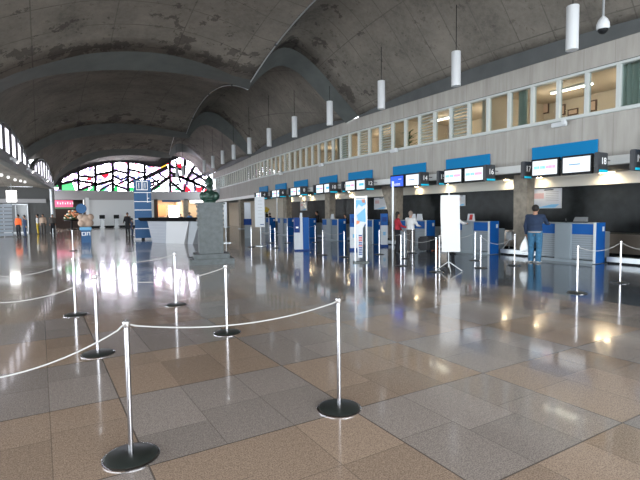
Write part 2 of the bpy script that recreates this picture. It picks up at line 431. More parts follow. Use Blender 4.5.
for px, py, L, lab in ((571, 99, 1.5, 'bright fluorescent tube on ceiling of upper office nearest the camera'), (440, 125, 1.2, 'fluorescent tube lamp in upper office behind the orange-lit window'), (300, 143, 1.5, 'fluorescent tube lamp in upper office far down the hall')):
    p = wallpt(px, py, 2.2); o = thing('ceiling_light', lab, 'lamp', (p.x, p.y, 6.0))
    MB().box(-.08, .08, -L/2, L/2, -.06, 0).build('housing', 'white', o); MB().tube([(0, -L/2, -.09), (0, L/2, -.09)], .025).build('tube', 'tube', o)
    for q in (2.5, -2.5):
        pass
def curtain(px, w, lab):
    p = wallpt(px, 95, .5); mb = MB(); n = 24
    G = [[Vector((p.x+.04*math.sin(i*1.4), p.y-w/2+w*i/n, z)) for i in range(n+1)] for z in (4.12, 5.98)]
    mb.grid(G); o = mb.build('curtain', 'curtain', smooth=True); tag(o, lab, 'curtain')
curtain(634, .8, 'pale green curtain in the window nearest the right edge'); curtain(523, .35, 'pale green curtain drawn at the side of the fourth upper window'); curtain(343, .5, 'green curtain in a narrow upper window above the counters')
def plant(px, py, lab):
    p = wallpt(px, py, .9); o = thing('potted_plant', lab, 'plant', (p.x, p.y, 4.1))
    MB().lathe((0, 0, 0), [(.12, 0), (.17, .3), (.15, .3)]).build('pot', 'tan_cloth', o); mb = MB()
    for i in range(40):
        a = random.random()*6.28; r = .12+.3*random.random(); z = .5+.8*random.random()
        c = Vector((r*math.cos(a), r*math.sin(a), z)); t = Vector((math.cos(a), math.sin(a), .3)).normalized()*.2; s = t.cross(Vector((0, 0, 1))).normalized()*.05
        mb.prism([c-t, c+s, c+t, c-s], (0, 0, 0), (0, 0, .004))
    mb.tube([(0, 0, .28), (0, 0, .9)], .02); mb.build('foliage', 'leaf', o)
plant(409, 134, 'leafy green potted plant behind an upper office window over counter 14')
m = MB().box(-.3, .3, -.5, .5, 0, .55); o = m.build('office_cabinet', 'dark'); p = wallpt(442, 138, 1.6); o.location = (p.x, p.y, 4.1); tag(o, 'low black cabinet behind the upper office window with the tube lamp', 'cabinet')
# ------------------------------------------------------------------ vault
def resamp(pts, n):
    pts = [Vector(p) for p in pts]; x0, x1 = pts[0].x, pts[-1].x; out = []
    for i in range(n+1):
        x = x0+(x1-x0)*(.5-.5*math.cos(PI*i/n)) if False else x0+(x1-x0)*i/n
        j = 0
        while j < len(pts)-2 and pts[j+1].x < x: j += 1
        a, b = pts[j], pts[j+1]; t = (x-a.x)/(b.x-a.x)
        pa = pts[j-1] if j > 0 else a+(a-b); pb = pts[j+2] if j+2 < len(pts) else b+(b-a)
        # catmull-rom on z with non-uniform x
        m0 = (b.z-pa.z)/(b.x-pa.x)*(b.x-a.x); m1 = (pb.z-a.z)/(pb.x-a.x)*(b.x-a.x)
        z = (2*t**3-3*t*t+1)*a.z+(t**3-2*t*t+t)*m0+(-2*t**3+3*t*t)*b.z+(t**3-t*t)*m1
        out.append(Vector((x, a.y+(b.y-a.y)*t, z)))
    return out
U1L = [(-2.0, 17.25, 4.45), (-1.6, 17.3, 5.0), (-.86, 17.44, 5.78), (-.06, 17.55, 6.27), (.79, 17.67, 6.7), (1.7, 17.79, 7.09), (3.01, 17.97, 7.43), (4.46, 18.17, 7.6), (6.07, 18.39, 7.5), (7.16, 18.54, 7.28), (7.95, 18.64, 7.26)]
U1R = [(7.95, 18.64, 7.26), (8.4, 18.7, 7.95), (8.88, 18.78, 8.5), (9.68, 18.89, 8.98), (10.67, 19.02, 8.85), (11.66, 19.16, 8.33), (12.9, 19.33, 7.4), (14.15, 19.5, 6.5)]
L1L = [(-2.0, 18.45, 4.35), (-1.6, 18.5, 4.95), (-.93, 18.63, 5.66), (-.08, 18.75, 6.2), (.83, 18.87, 6.56), (2.13, 19.05, 6.92), (3.57, 19.25, 7.18), (5.16, 19.47, 7.34), (6.93, 19.71, 7.35), (8.35, 19.91, 7.22)]
L1R = [(8.35, 19.91, 7.22), (8.93, 19.98, 7.86), (9.59, 20.08, 8.38), (10.21, 20.16, 8.6), (11.2, 20.3, 8.38), (12.44, 20.47, 7.56), (14.17, 20.7, 6.35)]
U2L = [(-.95, 32.75, 4.5), (-.56, 32.86, 5.49), (.23, 33.04, 6.16), (1.32, 33.29, 6.82), (3.05, 33.68, 7.41), (4.92, 34.11, 7.74), (6.95, 34.57, 7.80), (8.79, 34.99, 7.68), (9.72, 35.21, 7.68)]
U2R = [(9.72, 35.21, 7.68), (10.3, 35.36, 8.64), (10.99, 35.5, 9.3), (11.67, 35.65, 9.47), (12.54, 35.85, 9.3), (14.35, 36.27, 8.1), (15.72, 36.64, 6.5)]
L2L = [(-.95, 33.85, 4.35), (-.5, 33.97, 5.02), (.77, 34.27, 6.05), (2.22, 34.61, 6.61), (3.76, 34.97, 7.01), (5.41, 35.36, 7.33), (7.17, 35.77, 7.45), (9.08, 36.22, 7.42), (10.2, 36.51, 7.45)]
L2R = [(10.2, 36.51, 7.45), (10.57, 36.57, 7.99), (11.18, 36.71, 8.53), (12.06, 36.92, 8.63), (13.41, 37.24, 8.07), (14.83, 37.57, 7.13), (15.86, 37.81, 6.35)]
U3L = [(1.2, 48.4, 4.5), (1.6, 48.5, 5.25), (2.63, 48.82, 6.38), (4.38, 49.34, 7.45), (6.2, 49.9, 7.95), (9.15, 50.79, 8.29), (11.28, 51.43, 8.24), (12.37, 51.76, 8.1)]
U3R = [(12.37, 51.76, 8.1), (12.64, 51.85, 8.73), (13.12, 51.99, 9.2), (13.95, 52.24, 9.3), (15.02, 52.57, 8.74), (16.38, 52.98, 7.73), (17.95, 53.45, 6.5)]
L3L = [(1.3, 49.4, 4.35), (1.7, 49.5, 5.0), (3.37, 50.09, 6.25), (5.0, 50.63, 7.05), (6.62, 51.16, 7.48), (9.36, 52.06, 7.8), (11.56, 52.78, 7.72), (12.84, 53.2, 7.8)]
L3R = [(12.84, 53.2, 7.8), (13.2, 53.33, 8.28), (14.0, 53.59, 8.58), (15.31, 54.02, 8.47), (16.85, 54.52, 7.79), (18.15, 54.95, 6.35)]
def remap(P, xa, ya, xb, yb, X0, X1):
    return [(xa+(p[0]-X0)/(X1-X0)*(xb-xa), ya+(p[0]-X0)/(X1-X0)*(yb-ya), p[2]) for p in P]
def shifted(UL, UR, LL, LR, a, b, dy=1.15):
    X0, X1 = UL[0][0], UR[-1][0]
    u = [remap(P, a[0], a[1], b[0], b[1], X0, X1) for P in (UL, UR)]
    X0, X1 = LL[0][0], LR[-1][0]
    return u+[remap(P, a[0], a[1]+dy, b[0], b[1]+dy, X0, X1) for P in (LL, LR)]
NL, NR = 26, 22
def ribrow(L, R): return resamp(L, NL)+resamp(R, NR)[1:]
RIBS = []
for q in (shifted(U1L, U1R, L1L, L1R, (-4.9, -14), (14.15, -13.5)), shifted(U1L, U1R, L1L, L1R, (-3.5, 1.4), (14.15, 2.6)), (U1L, U1R, L1L, L1R), (U2L, U2R, L2L, L2R), (U3L, U3R, L3L, L3R)):
    RIBS.append((ribrow(q[0], q[1]), ribrow(q[2], q[3])))
# end row of the last bay, at the stained-glass wall
endrow = [Vector((0.9+(p.x-1.3)/(18.15-1.3)*(18.7-.9), 61.0, p.z+.1)) for p in RIBS[-1][1]]
N = NL+NR
def wgt(i):
    if i <= NL: return 1.15+(1.35-1.15)*i/NL
    t = (i-NL)/NR; return 1.35*(1-t)+.42*t
SH = []
def lift(U, Lw):   # shell row standing on the back of a rib: plan of the low row, height of the upper one
    return [Vector((b.x, b.y, max(a.z, b.z)+.02)) for a, b in zip(U, Lw)]
for k in range(len(RIBS)):
    A = lift(*RIBS[k]); Bw = RIBS[k+1][0] if k+1 < len(RIBS) else [p+Vector((0, 0, .3)) for p in endrow]
    nv = 18; rows = []; B = 1.0 if k+1 < len(RIBS) else .3
    for j in range(nv+1):
        v = j/nv; rows.append([A[i].lerp(Bw[i], v)+Vector((0, 0, 4*v*(1-v)*wgt(i)*B)) for i in range(N+1)])
    SH.append(rows)
    mb = MB(); V = mb.grid(rows)
    me_o = mb.build('ceiling_%d' % (k+1), 'vault', None, True, False); struct(me_o)
    att = me_o.data.attributes.new('wear', 'FLOAT', 'POINT')
    vals = [0.0]*len(me_o.data.vertices)
    for j in range(nv+1):
        for i in range(N+1):
            e = max(0, (j/nv-.72)/.28)+.5*max(0, 1-abs(i-NL)/3)*.5; vals[j*(N+1)+i] = min(1, e)
    att.data.foreach_set('value', vals)
    sm = me_o.modifiers.new('thick', 'SOLIDIFY'); sm.thickness = .15; sm.offset = 1 if me_o.data.polygons[0].normal.z > 0 else -1
    # edge beams closing the shell down to the wall top and the arcade beam
    mb = MB()
    G = []
    for j in range(nv+1):
        p = rows[j][N]; G.append([Vector((fx(p.y)+.02, p.y, ZT-.02)), Vector((fx(p.y)+.02, p.y, p.z+.1))])
    mb.grid(G); o = struct(mb.build('trim_edge', 'edge_beam')); md = o.modifiers.new('t', 'SOLIDIFY'); md.thickness = .12; md.offset = 0
# ribs
for k, (U, Lw) in enumerate(RIBS):
    if k == 0: continue
    mb = MB(); top = lift(U, Lw)
    mb.grid([[Vector((p.x, p.y, p.z-.0)) for p in U], Lw, [p+Vector((0, 0, .03)) for p in top]])
    o = struct(mb.build('trim_rib_%d' % k, 'rib', None, True, False))
def shell_z(x, y):
    best = None
    for rows in SH:
        for r in rows:
            for p in r:
                d = (p.x-x)**2+(p.y-y)**2
                if best is None or d < best[0]: best = (d, p.z)
    return best[1]
# conduits along the valleys
for k, lab in ((1, 'thin conduit along the ceiling valley nearest the camera'), (2, 'thin conduit along the middle ceiling valley'), (3, 'thin conduit along the far ceiling valley')):
    rows = SH[k]; pts = [r[NL]+Vector((-.05, 0, -.09)) for r in rows]
    o = thing('conduit', lab, 'pipe'); MB().tube(pts, .025, 8).build('pipe', 'silver_paint', o, True)
    for j in (3, 9, 15):
        q = pts[j]; MB().box(q.x-.045, q.x+.045, q.y-.06, q.y+.06, q.z-.045, q.z+.045, .01).build('junction_box', 'edge_beam', o)
# ------------------------------------------------------------------ left arcade
def lx(y): return -1.26+(y-23.25)*.1002
def seg_beam(y0, y1, z0, z1, name, m, wd=.35):
    mb = MB(); mb.prism([(lx(y0)-wd, y0, z0), (lx(y0), y0, z0), (lx(y1), y1, z0), (lx(y1)-wd, y1, z0)], (0, 0, 0), (0, 0, z1-z0)); return struct(mb.build(name, m))
seg_beam(-14, 48.6, 3.95, 4.42, 'trim_arcade', 'rib')
for k in range(0, 4):
    rows = SH[k]
    if k > 3: break
    edge = [r[0] for r in rows]
    e = struct(empty('window_%d' % (nwin+1+k), (0, 0, 0)))
    ins = [Vector((lx(p.y)+.01, p.y, p.z-.12)) for p in edge]
    # frame arch
    mb = MB(); G = []
    for p in edge: G.append([Vector((lx(p.y)-.22, p.y, p.z+.1)), Vector((lx(p.y), p.y, p.z+.1)), Vector((lx(p.y), p.y, p.z-.10)), Vector((lx(p.y)-.22, p.y, p.z-.10))])
    mb.grid(G); mb.build('window_frame', 'rib', e)
    mb = MB(); G = [[Vector((p.x-.05, p.y, max(4.42, p.z))), Vector((p.x-.05, p.y, 4.42))] for p in ins]; mb.grid(G); mb.build('pane', 'glaze_day', e)
    mb = MB(); y = edge[0].y+.6
    while y < edge[-1].y-.3:
        j = min(range(len(ins)), key=lambda i: abs(ins[i].y-y)); zt = ins[j].z+.1
        if zt > 4.5: mb.box(lx(y)-.06, lx(y)+.03, y-.3, y+.3, 4.4, zt)
        y += 1.75
    mb.build('mullions', 'lead', e)
# columns of the arcade
def lcol(y, lab):
    x = lx(y)-.17; o = thing('steel_column', lab, 'column', (x, y, 0))
    MB().lathe((0, 0, 0), [(.3, 0), (.3, .06), (.19, .1), (.19, 3.8), (.27, 3.95)], 20).build('shaft', 'silver_paint', o, True)
lcol(48.2, 'pale round column under the end of the left arcade beside the stained glass'); 
# little spotlights on the arcade beam
for px, py, lab in ((9, 152, 'small white spotlight on arcade beam under the first left window'), (26, 165, 'small white spotlight on arcade beam between the two left windows'), (42, 173.5, 'small white spotlight on arcade beam under the second left window'), (53.5, 179, 'small white spotlight at the far end of the arcade beam')):
    d = ray(px, py)
    t = 5
    while d.x*t < lx(d.y*t)+.15 and t < 90: t += .05
    p = d*t if False else None
    # intersect with arcade line
    A = Vector((lx(0), 0)); n = Vector((1, -.1002)); tt = (n.x*A.x+n.y*A.y)/(n.x*d.x+n.y*d.y); q = Vector((d.x*tt, d.y*tt, d.z*tt+CH))
    o = thing('spotlight', lab, 'lamp', (q.x+.02, q.y, 4.2), 0, 'spotlights on the arcade beam')
    MB().box(0, .12, -.05, .05, -.05, .05).build('bracket', 'white', o); MB().tube([(.12, 0, -.02), (.3, -.1, -.16)], [.06, .085], 12).build('head', 'white', o)
    MB().tube([(.3, -.1, -.16), (.31, -.105, -.165)], [.07, .07], 12).build('lens', 'lit_white', o)
# aisle beyond the arcade
mb = MB(); G = []
for j in range(0, 41):
    y = -14+(64.5)*j/40; row = []
    for i in range(13):
        s = i/12; x = lx(y)-.3-s*9; z = 3.95+.9*math.sin(PI*s)*(.35+.65*abs(math.sin(PI*(y+1.5)/15.6)))-.9*s
        row.append(Vector((x, y, z)))
    G.append(row)
mb.grid(G); o = struct(mb.build('ceiling_aisle', 'vault', None, True, False))
struct(MB().box(-9.2, .9, 50.3, 50.6, 0, 4.2).build('wall_aisle_end', mat('dark_aisle_wall', (.10, .10, .10), .7)))
for k, xx in enumerate((-6.2, -4.0, -1.8)):
    e = struct(empty('door_%d' % (k+1), (xx, 50.2, 0))); mb = MB()
    for x0 in (-.95, -.02, .9): mb.box(x0, x0+.06, -.06, .06, 0, 2.6)
    mb.box(-.95, .96, -.06, .06, 2.55, 2.65); mb.box(-.95, .96, -.06, .06, 0, .12); mb.build('door_frame', 'silver_paint', e)
    MB().box(-.9, .9, -.02, .02, .12, 2.55).build('door_glass', mat('pale_door_glass_%s' % 'abc'[k], ((.20, .22, .24), (.38, .37, .36), (.12, .13, .14))[k], .15), e)
struct(MB().box(-9, .6, 50.1, 50.3, 2.75, 3.1).build('trim_9', 'beam'))
# aisle glazing (daylight side)
e = struct(empty('window_%d' % (nwin+6), (-9.6, 20, 0)))
mb = MB()
for j in range(0, 22): mb.box(-.06, .06, -34+j*3-.05, -34+j*3+.05, 0, 3.3)
mb.box(-.06, .06, -34, 30, 2.2, 2.3); mb.box(-.06, .06, -34, 30, 3.2, 3.4); mb.build('window_frame', 'silver_paint', e)
MB().box(-.01, .01, -34, 30, 0, 3.2).build('pane', 'glass', e)
for i, (px, py) in enumerate(((14, 177), (20, 179), (26, 181.5), (31, 182.5), (35, 183.5))):
    p = fl(px, py, 3.88); tag(MB().lathe((p.x-.6, p.y, 3.95), [(.06, -.05), (.08, 0), (.06, .1)], 14).build('downlight', mat('dim_aisle_lamp', (.8, .8, .8), .4, emit=(1, 1, 1), es=1.0)), 'small round lamp in the aisle ceiling left, number %s from the left in its row' % ('one', 'two', 'three', 'four', 'five')[i], 'lamp', 'aisle downlights')
# ------------------------------------------------------------------ far wall with the stained glass
YF = 61.0
zb = 4.42
def P61(x, y): return atY(x, y, YF)
struct(MB().box(-.5, 19.4, YF, YF+.5, atY(130, 200, YF).z, zb).build('trim_beam', 'beam'))
xl, xr = P61(87, 210).x, P61(154.5, 210).x
struct(MB().box(xl, xr, YF+.1, YF+.4, 0, 3.6).build('wall_far', 'white_wall'))
struct(MB().box(xl-.12, xl+.25, YF-.1, YF+.5, 0, 3.6).build('trim_6', 'white_wall'))
struct(MB().box(xl, xr, YF+.02, YF+.1, 0, .25).build('baseboard_far', 'dark'))
# stained glass: outline of both lobes
outl = [(46, 191), (50, 187), (56, 184), (60.5, 181), (62, 178), (70, 173), (78, 170.5), (87, 166.5), (95, 165), (104, 162.5), (112, 161.5), (120, 160.7), (130, 161.5), (140, 162.5), (150, 165), (160, 166), (166, 163), (172, 159.5), (180, 156), (187, 156.5), (194, 160), (201, 166), (207, 173), (211, 180), (213, 192)]
pts = [Vector((P61(*p).x, YF+.30, P61(*p).z)) for p in outl]; pts[0].z = pts[-1].z = zb
e = struct(empty('window_%d' % (nwin+7), (0, 0, 0)))
MB().prism(pts, (0, 0, 0), (0, .04, 0)).build('pane', 'stained', e)
mb = MB()
def bar(p, q, w0=.3, w1=.3, dy=.0):
    a, b = P61(*p), P61(*q); d = (b-a).normalized(); n = Vector((-d.z, 0, d.x))
    mb.prism([Vector((a.x, YF+.12-dy, a.z))+n*w0/2, Vector((b.x, YF+.12-dy, b.z))+n*w1/2, Vector((b.x, YF+.12-dy, b.z))-n*w1/2, Vector((a.x, YF+.12-dy, a.z))-n*w0/2], (0, 0, 0), (0, .2, 0))
bars = [((60, 190), (60, 178), .5), ((78.7, 192), (78.7, 166), .38), ((95.6, 192), (95.6, 162), .38), ((113, 192), (113, 158), .38), ((128.5, 192), (128.5, 158), .38), ((145, 192), (145, 162), .38), ((170.5, 192), (170, 158), .36),
        # left lobe diagonals
        ((60, 184), (78, 180), .4), ((78, 180.5), (96, 183.5), .35), ((78.5, 176), (95.5, 177), .35), ((80, 190), (95.6, 184), .35), ((95.6, 175), (113, 171.5), .4), ((95.6, 185), (113, 180), .45), ((100, 190), (113, 183), .3), ((113, 170), (128.5, 173), .35), ((113, 175), (121, 180), .3), ((121, 180), (128.5, 176), .3), ((113, 184), (128.5, 190), .35), ((118, 184), (128.5, 179), .3),
        ((128.5, 169), (145, 173), .32), ((128.5, 183), (145, 176), .38), ((130, 176), (145, 184), .3), ((145, 178), (168, 167), .6), ((145, 185), (160, 180), .35), ((150, 191), (170, 177), .5), ((152, 178), (160, 184), .3), ((158, 172), (168, 180), .3), ((145, 190), (155, 184), .3),
        # right lobe petals
        ((170, 172), (214, 191), .45), ((170, 181), (184, 192), .4), ((176, 160), (178, 172), .3), ((186, 157), (184, 176), .45), ((197, 163), (188, 178), .45), ((206, 173), (190, 182), .4), ((170, 166), (183, 170), .45), ((172, 176), (186, 178), .32), ((186, 178), (200, 185), .4), ((178, 172), (181, 183), .3), ((186, 177), (188, 185), .3), ((193, 172), (208, 182), .42), ((194, 180), (196, 191), .35), ((204, 186), (203, 191), .35), ((186, 184), (184, 192), .35), ((170, 186), (180, 184), .3)]
for a, b, w in bars: bar(a, b, w*.8, w*.8)
# outer frame following the outline
for a, b in zip(outl, outl[1:]): bar(a, b, .35, .35, .02)
bar((46, 191.5), (214, 192.5), .22, .22, .02)
mb.build('tracery', 'lead', e)
def pane(poly, m, name):
    mb2 = MB(); mb2.prism([Vector((P61(*p).x, YF+.25, P61(*p).z)) for p in poly], (0, 0, 0), (0, .03, 0)); mb2.build(name, m, e)
for poly in ([(62, 183), (72, 181), (76, 191), (62, 191)], [(88, 191), (95, 184), (95, 191)], [(80, 191), (90, 185), (88, 191)], [(98, 191), (108, 186), (104, 191)], [(115, 185), (118, 185), (118, 191), (114, 191)], [(52, 187), (59, 184), (59, 188)], [(150, 191), (160, 184), (161, 187), (154, 191)], [(172, 185), (181, 191), (176, 191)], [(130, 187), (136, 187), (134, 191), (130, 191)]): pane(poly, 'glass_green', 'green_pane')
for poly in ([(166, 160), (171, 158), (172, 163), (167, 165)], [(176, 164), (182, 163), (183, 168), (178, 169)], [(184, 187), (188, 186), (192, 191), (184, 192)], [(197, 187), (203, 187), (202, 192), (195, 191)], [(206, 188), (212, 189), (211, 192), (204, 192)], [(104, 172), (110, 174), (106, 178), (101, 176)], [(88, 177), (93, 178), (90, 181), (86, 180)]): pane(poly, 'glass_red', 'red_pane')
pane([(162, 165), (168, 164), (166, 169), (161, 168)], 'glass_yellow', 'amber_pane')
# solid wall around the glass, up to the shell
top = [(p.x, p.z) for p in SH[-1][-1]]
mb = MB()
up = [Vector((x, YF+.2, z+.15)) for x, z in top]
inner = pts
def zin(x):
    if x <= inner[0].x or x >= inner[-1].x: return zb
    for a, b in zip(inner, inner[1:]):
        if a.x <= x <= b.x: return a.z+(b.z-a.z)*(x-a.x)/max(1e-6, b.x-a.x)
    return zb
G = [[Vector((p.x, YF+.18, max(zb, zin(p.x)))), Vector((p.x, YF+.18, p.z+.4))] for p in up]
mb.grid(G); struct(mb.build('wall_tympanum', 'shop_lining_rib_shade'))  # dark colour here stands in for the rib's shade above the glass
struct(MB().box(P61(213, 210).x, 24, YF+.1, YF+.4, 0, 4.4).build('wall_far_right', 'beige'))
# ---- shops in the far wall
def shopbox(xa, xb, m, name, depth=4.5, z=3.45):
    mb = MB(); mb.box(xa, xb, YF+depth, YF+depth+.1, 0, z); mb.box(xa-.1, xa, YF+.3, YF+depth, 0, z); mb.box(xb, xb+.1, YF+.3, YF+depth, 0, z); mb.box(xa, xb, YF+.3, YF+depth, z, z+.1); return struct(mb.build(name, m))
x0s = P61(46, 210).x
shopbox(x0s, xl-.15, 'shop_lining_rib_shade', 'wall_shop_left')
x1s, x2s = P61(155, 210).x, P61(184, 210).x
shopbox(x1s, x2s, 'shop_warm', 'wall_shop_right')
x3s, x4s = P61(188.5, 210).x, P61(213, 210).x
shopbox(x3s, x4s, 'shop_warm', 'wall_shop_corner')
struct(MB().box(x2s, x3s, YF, YF+.4, 0, 3.5).build('trim_7', 'column')); struct(MB().box(x1s-.1, x1s+.35, YF, YF+.4, 0, 3.5).build('trim_8', 'wood'))
def facebox(name, px0, px1, py0, py1, Y, d, m, lab, cat, zfloor=False):
    a, b = atY(px0, py0, Y), atY(px1, py1, Y); z0 = 0 if zfloor else b.z
    o = MB().box(a.x, b.x, Y, Y+d, z0, a.z).build(name, m); tag(o, lab, cat); return o
o = thing('shop_sign', 'pink lit shop sign over the dark shop at far left', 'sign', (0, 0, 0)); a, b = P61(54, 200.5), P61(73, 207)
MB().box(a.x, b.x, YF-.15, YF+.1, b.z, a.z).build('lightbox', 'pink_sign', o)
mb = MB()
for i in range(7): mb.box(a.x+.3+i*.25, a.x+.42+i*.25, YF-.18, YF-.15, b.z+.3, b.z+.3+(.2 if i % 2 else .28))
mb.build('lettering', 'text_white', o)
MB().box(a.x-.1, b.x+.2, YF-.2, YF+.1, b.z-.2, b.z-.02).build('awning_strip', 'green_strip', o)
facebox('light_panel', 83.2, 86.2, 199, 207, YF+2, .1, 'lit_white', 'bright white light panel inside the dark shop near the white wall', 'lamp')
facebox('shop_sign', 162, 181, 198, 202, YF+.2, .1, 'tower_blue', 'blue sign strip over the lit shop behind the reception desk', 'sign')
facebox('shop_poster', 168.5, 180, 205.5, 221.5, YF+.6, .08, 'lit_white', 'bright white poster panel in the shop behind the reception desk', 'poster')
facebox('shop_sign', 190, 203, 198, 203, YF+.3, .1, 'lit_white', 'white lit fascia over the corner shop by the statue', 'sign')
facebox('shop_shelf', 158, 166, 205, 216, YF+4, .3, 'orange_print', 'orange display shelf deep in the lit shop', 'shelf')
for px, lab in ((99.5, 'first black-headed self-service kiosk against the white far wall'), (115, 'second self-service kiosk against the white far wall, right of the other')):
    p = fl(px, 227.4); o = thing('self_service_kiosk', lab, 'kiosk', (p.x, YF-.5, 0), 0, 'kiosks at the far wall')
    MB().box(-.28, .28, -.2, .2, 0, .12).build('plinth', 'silver_paint', o); MB().box(-.2, .2, -.12, .12, .12, 1.1).build('body', 'silver_paint', o); MB().box(-.3, .3, -.18, -.1, 1.1, 1.55, .02).build('screen', 'dark', o); MB().box(-.25, .25, -.3, -.1, .85, .92).build('shelf', 'silver_paint', o)
# shop lamps
def area(name, loc, sx, sy, e, col=(1, 1, 1), rot=(0, 0, 0)):
    l = bpy.data.lights.new(name, 'AREA'); l.shape = 'RECTANGLE'; l.size = sx; l.size_y = sy; l.energy = e; l.color = col
    o = bpy.data.objects.new(name, l); o.location = loc; o.rotation_euler = rot; C.objects.link(o); return o
area('shop_light', ((x1s+x2s)/2, YF+2.4, 3.3), 4, 2.5, 260, (1, .8, .6)); area('shop_light', ((x3s+x4s)/2, YF+2.4, 3.3), 3, 2.5, 160, (1, .85, .7)); area('shop_light', ((x0s+xl)/2, YF+2.4, 3.3), 3, 2.5, 50, (1, .8, .7))
# flowers
p = fl(70, 228.5); o = thing('flower_arrangement', 'large orange and cream flower arrangement before the dark shop', 'flowers', (p.x, 58.0, 0))
MB().lathe((0, 0, 0), [(.5, 0), (.5, .08), (.1, .12), (.1, .9), (.75, .95), (.75, 1.05)], 20).build('table', 'dark', o)
mb = MB(); mo = MB(); mw = MB()
for i in range(70):
    a = random.random()*6.28; el = random.random()*1.4; r = .75*(.5+.5*random.random()); c = Vector((r*math.cos(a)*math.cos(el)*1.15, r*math.sin(a)*math.cos(el), 1.25+r*math.sin(el)*1.1))
    (mo if i % 2 else mw).ball(c, .13, (1, 1, .7), 8, 6)
    d = c*1.02; mb.tube([(0, 0, 1.05), c], .012, 4)
    mb.ball(c-Vector((.06, .05, .14)), .11, (1.2, .6, .5), 6, 5)
mb.build('foliage', 'leaf', o); mo.build('orange_flowers', 'flower_o', o); mw.build('cream_flowers', 'flower_w', o)
# ------------------------------------------------------------------ counters and everything along the facade
GS = [4.25, 7.57, 11.38, 14.65, 18.35, 21.68, 25.5, 29.0, 32.8]
names = ['beyond the right edge', 'under signs 17 and 18', 'behind the blank white banner', 'by the couple', 'behind the tall advertising frame', 'fifth from the man in jeans', 'behind the blue and white totem', 'seventh along the facade', 'farthest along the facade']
slat = mat('grey_slatted_metal', (.20, .235, .27), .4)
t_ = NT(slat); g_ = t_.n('ShaderNodeNewGeometry'); s_ = t_.n('ShaderNodeSeparateXYZ'); t_.l(g_.outputs['Position'], s_.inputs[0])
fr_ = t_.m('FRACT', t_.m('DIVIDE', s_.outputs[2], .068)); t_.l(t_.mix(t_.m('LESS_THAN', fr_, .14), (.23, .265, .30), (.10, .12, .14)), t_.b.inputs['Base Color'])
def make_counter(lab, y):
    o = thing('check_in_counter', 'blue and grey check-in counter '+lab, 'counter', (fx(y), y, 0), facing(y+1), 'check-in counters')
    L = 1.95
    # local: +Y away from camera, -X towards the hall; x from 0 to .85
    MB().box(.02, .5, .06, .72, .12, .88).build('front_panel', slat, o); MB().box(.02, .5, 1.24, L-.04, .12, .88).build('front_panel', slat, o)
    MB().box(0, .5, .06, .72, .88, 1.2).build('blue_panel', 'blue', o); MB().box(0, .5, 1.24, L-.04, .88, 1.2).build('blue_panel', 'blue', o)
    MB().box(-.08, .5, .72, 1.24, .1, 1.235, .01).build('center_panel', 'counter_grey', o)
    MB().box(-.02, .02, 0, .06, .02, 1.24).build('white_edge', 'white', o)
    e_ = MB().box(.02, .52, 0, .06, .02, 1.24).build('end_panel', 'blue', o); MB().box(.36, .46, -.006, 0, .98, 1.12).build('sticker', 'paper', e_)
    MB().box(.02, .52, L-.04, L, .02, 1.24).build('end_panel', 'blue', o)
    MB().box(-.03, .55, .06, L-.04, 1.2, 1.235).build('worktop', 'counter_grey', o)
    MB().box(-.03, .5, .06, L-.04, 0, .09).build('plinth', 'counter_grey', o)
    MB().box(.55, .98, .1, .3, 0, .95).build('side_cabinet', 'counter_grey', o)
    return o
def make_belt(y0, y1, lab):
    yc = (y0+y1)/2; o = thing('baggage_belt', 'low dark baggage belt '+lab, 'conveyor', (fx(yc), yc, 0), facing(yc), 'baggage belts between the counters'); h = (y1-y0)/2
    MB().box(.62, .88, -h, h, 0, .17).build('body', 'dark', o); MB().box(.55, .62, -h, h, .05, .2).build('edge', 'silver_paint', o); MB().box(.66, .86, -h+.15, h-.15, .17, .2).build('belt', 'base_dark', o)
for i, y in enumerate(GS):
    if i == 0:
        make_counter(names[i], y); make_belt(y+2.0, GS[1]-.04, 'right of counter 18'); continue
    make_counter(names[i], y)
    if i+1 < len(GS): make_belt(y+2.0, GS[i+1]-.04, 'left of the counter '+names[i])
# steel conveyor along the back wall
o = tag(empty('conveyor', (0, 0, 0)), 'long steel baggage conveyor along the black wall behind the counters', 'conveyor')
m = MB(); sweep(m, 2.1, 2.8, .18, .82, -6, 34.5); m.build('casing', mat('stainless_warm_reflect', (.42, .36, .31), .3, .9), o)  # warm tint puts reflected light into the steel colour
m = MB(); sweep(m, 2.15, 2.75, .82, .84, -6, 34.5); m.build('belt', 'base_dark', o)
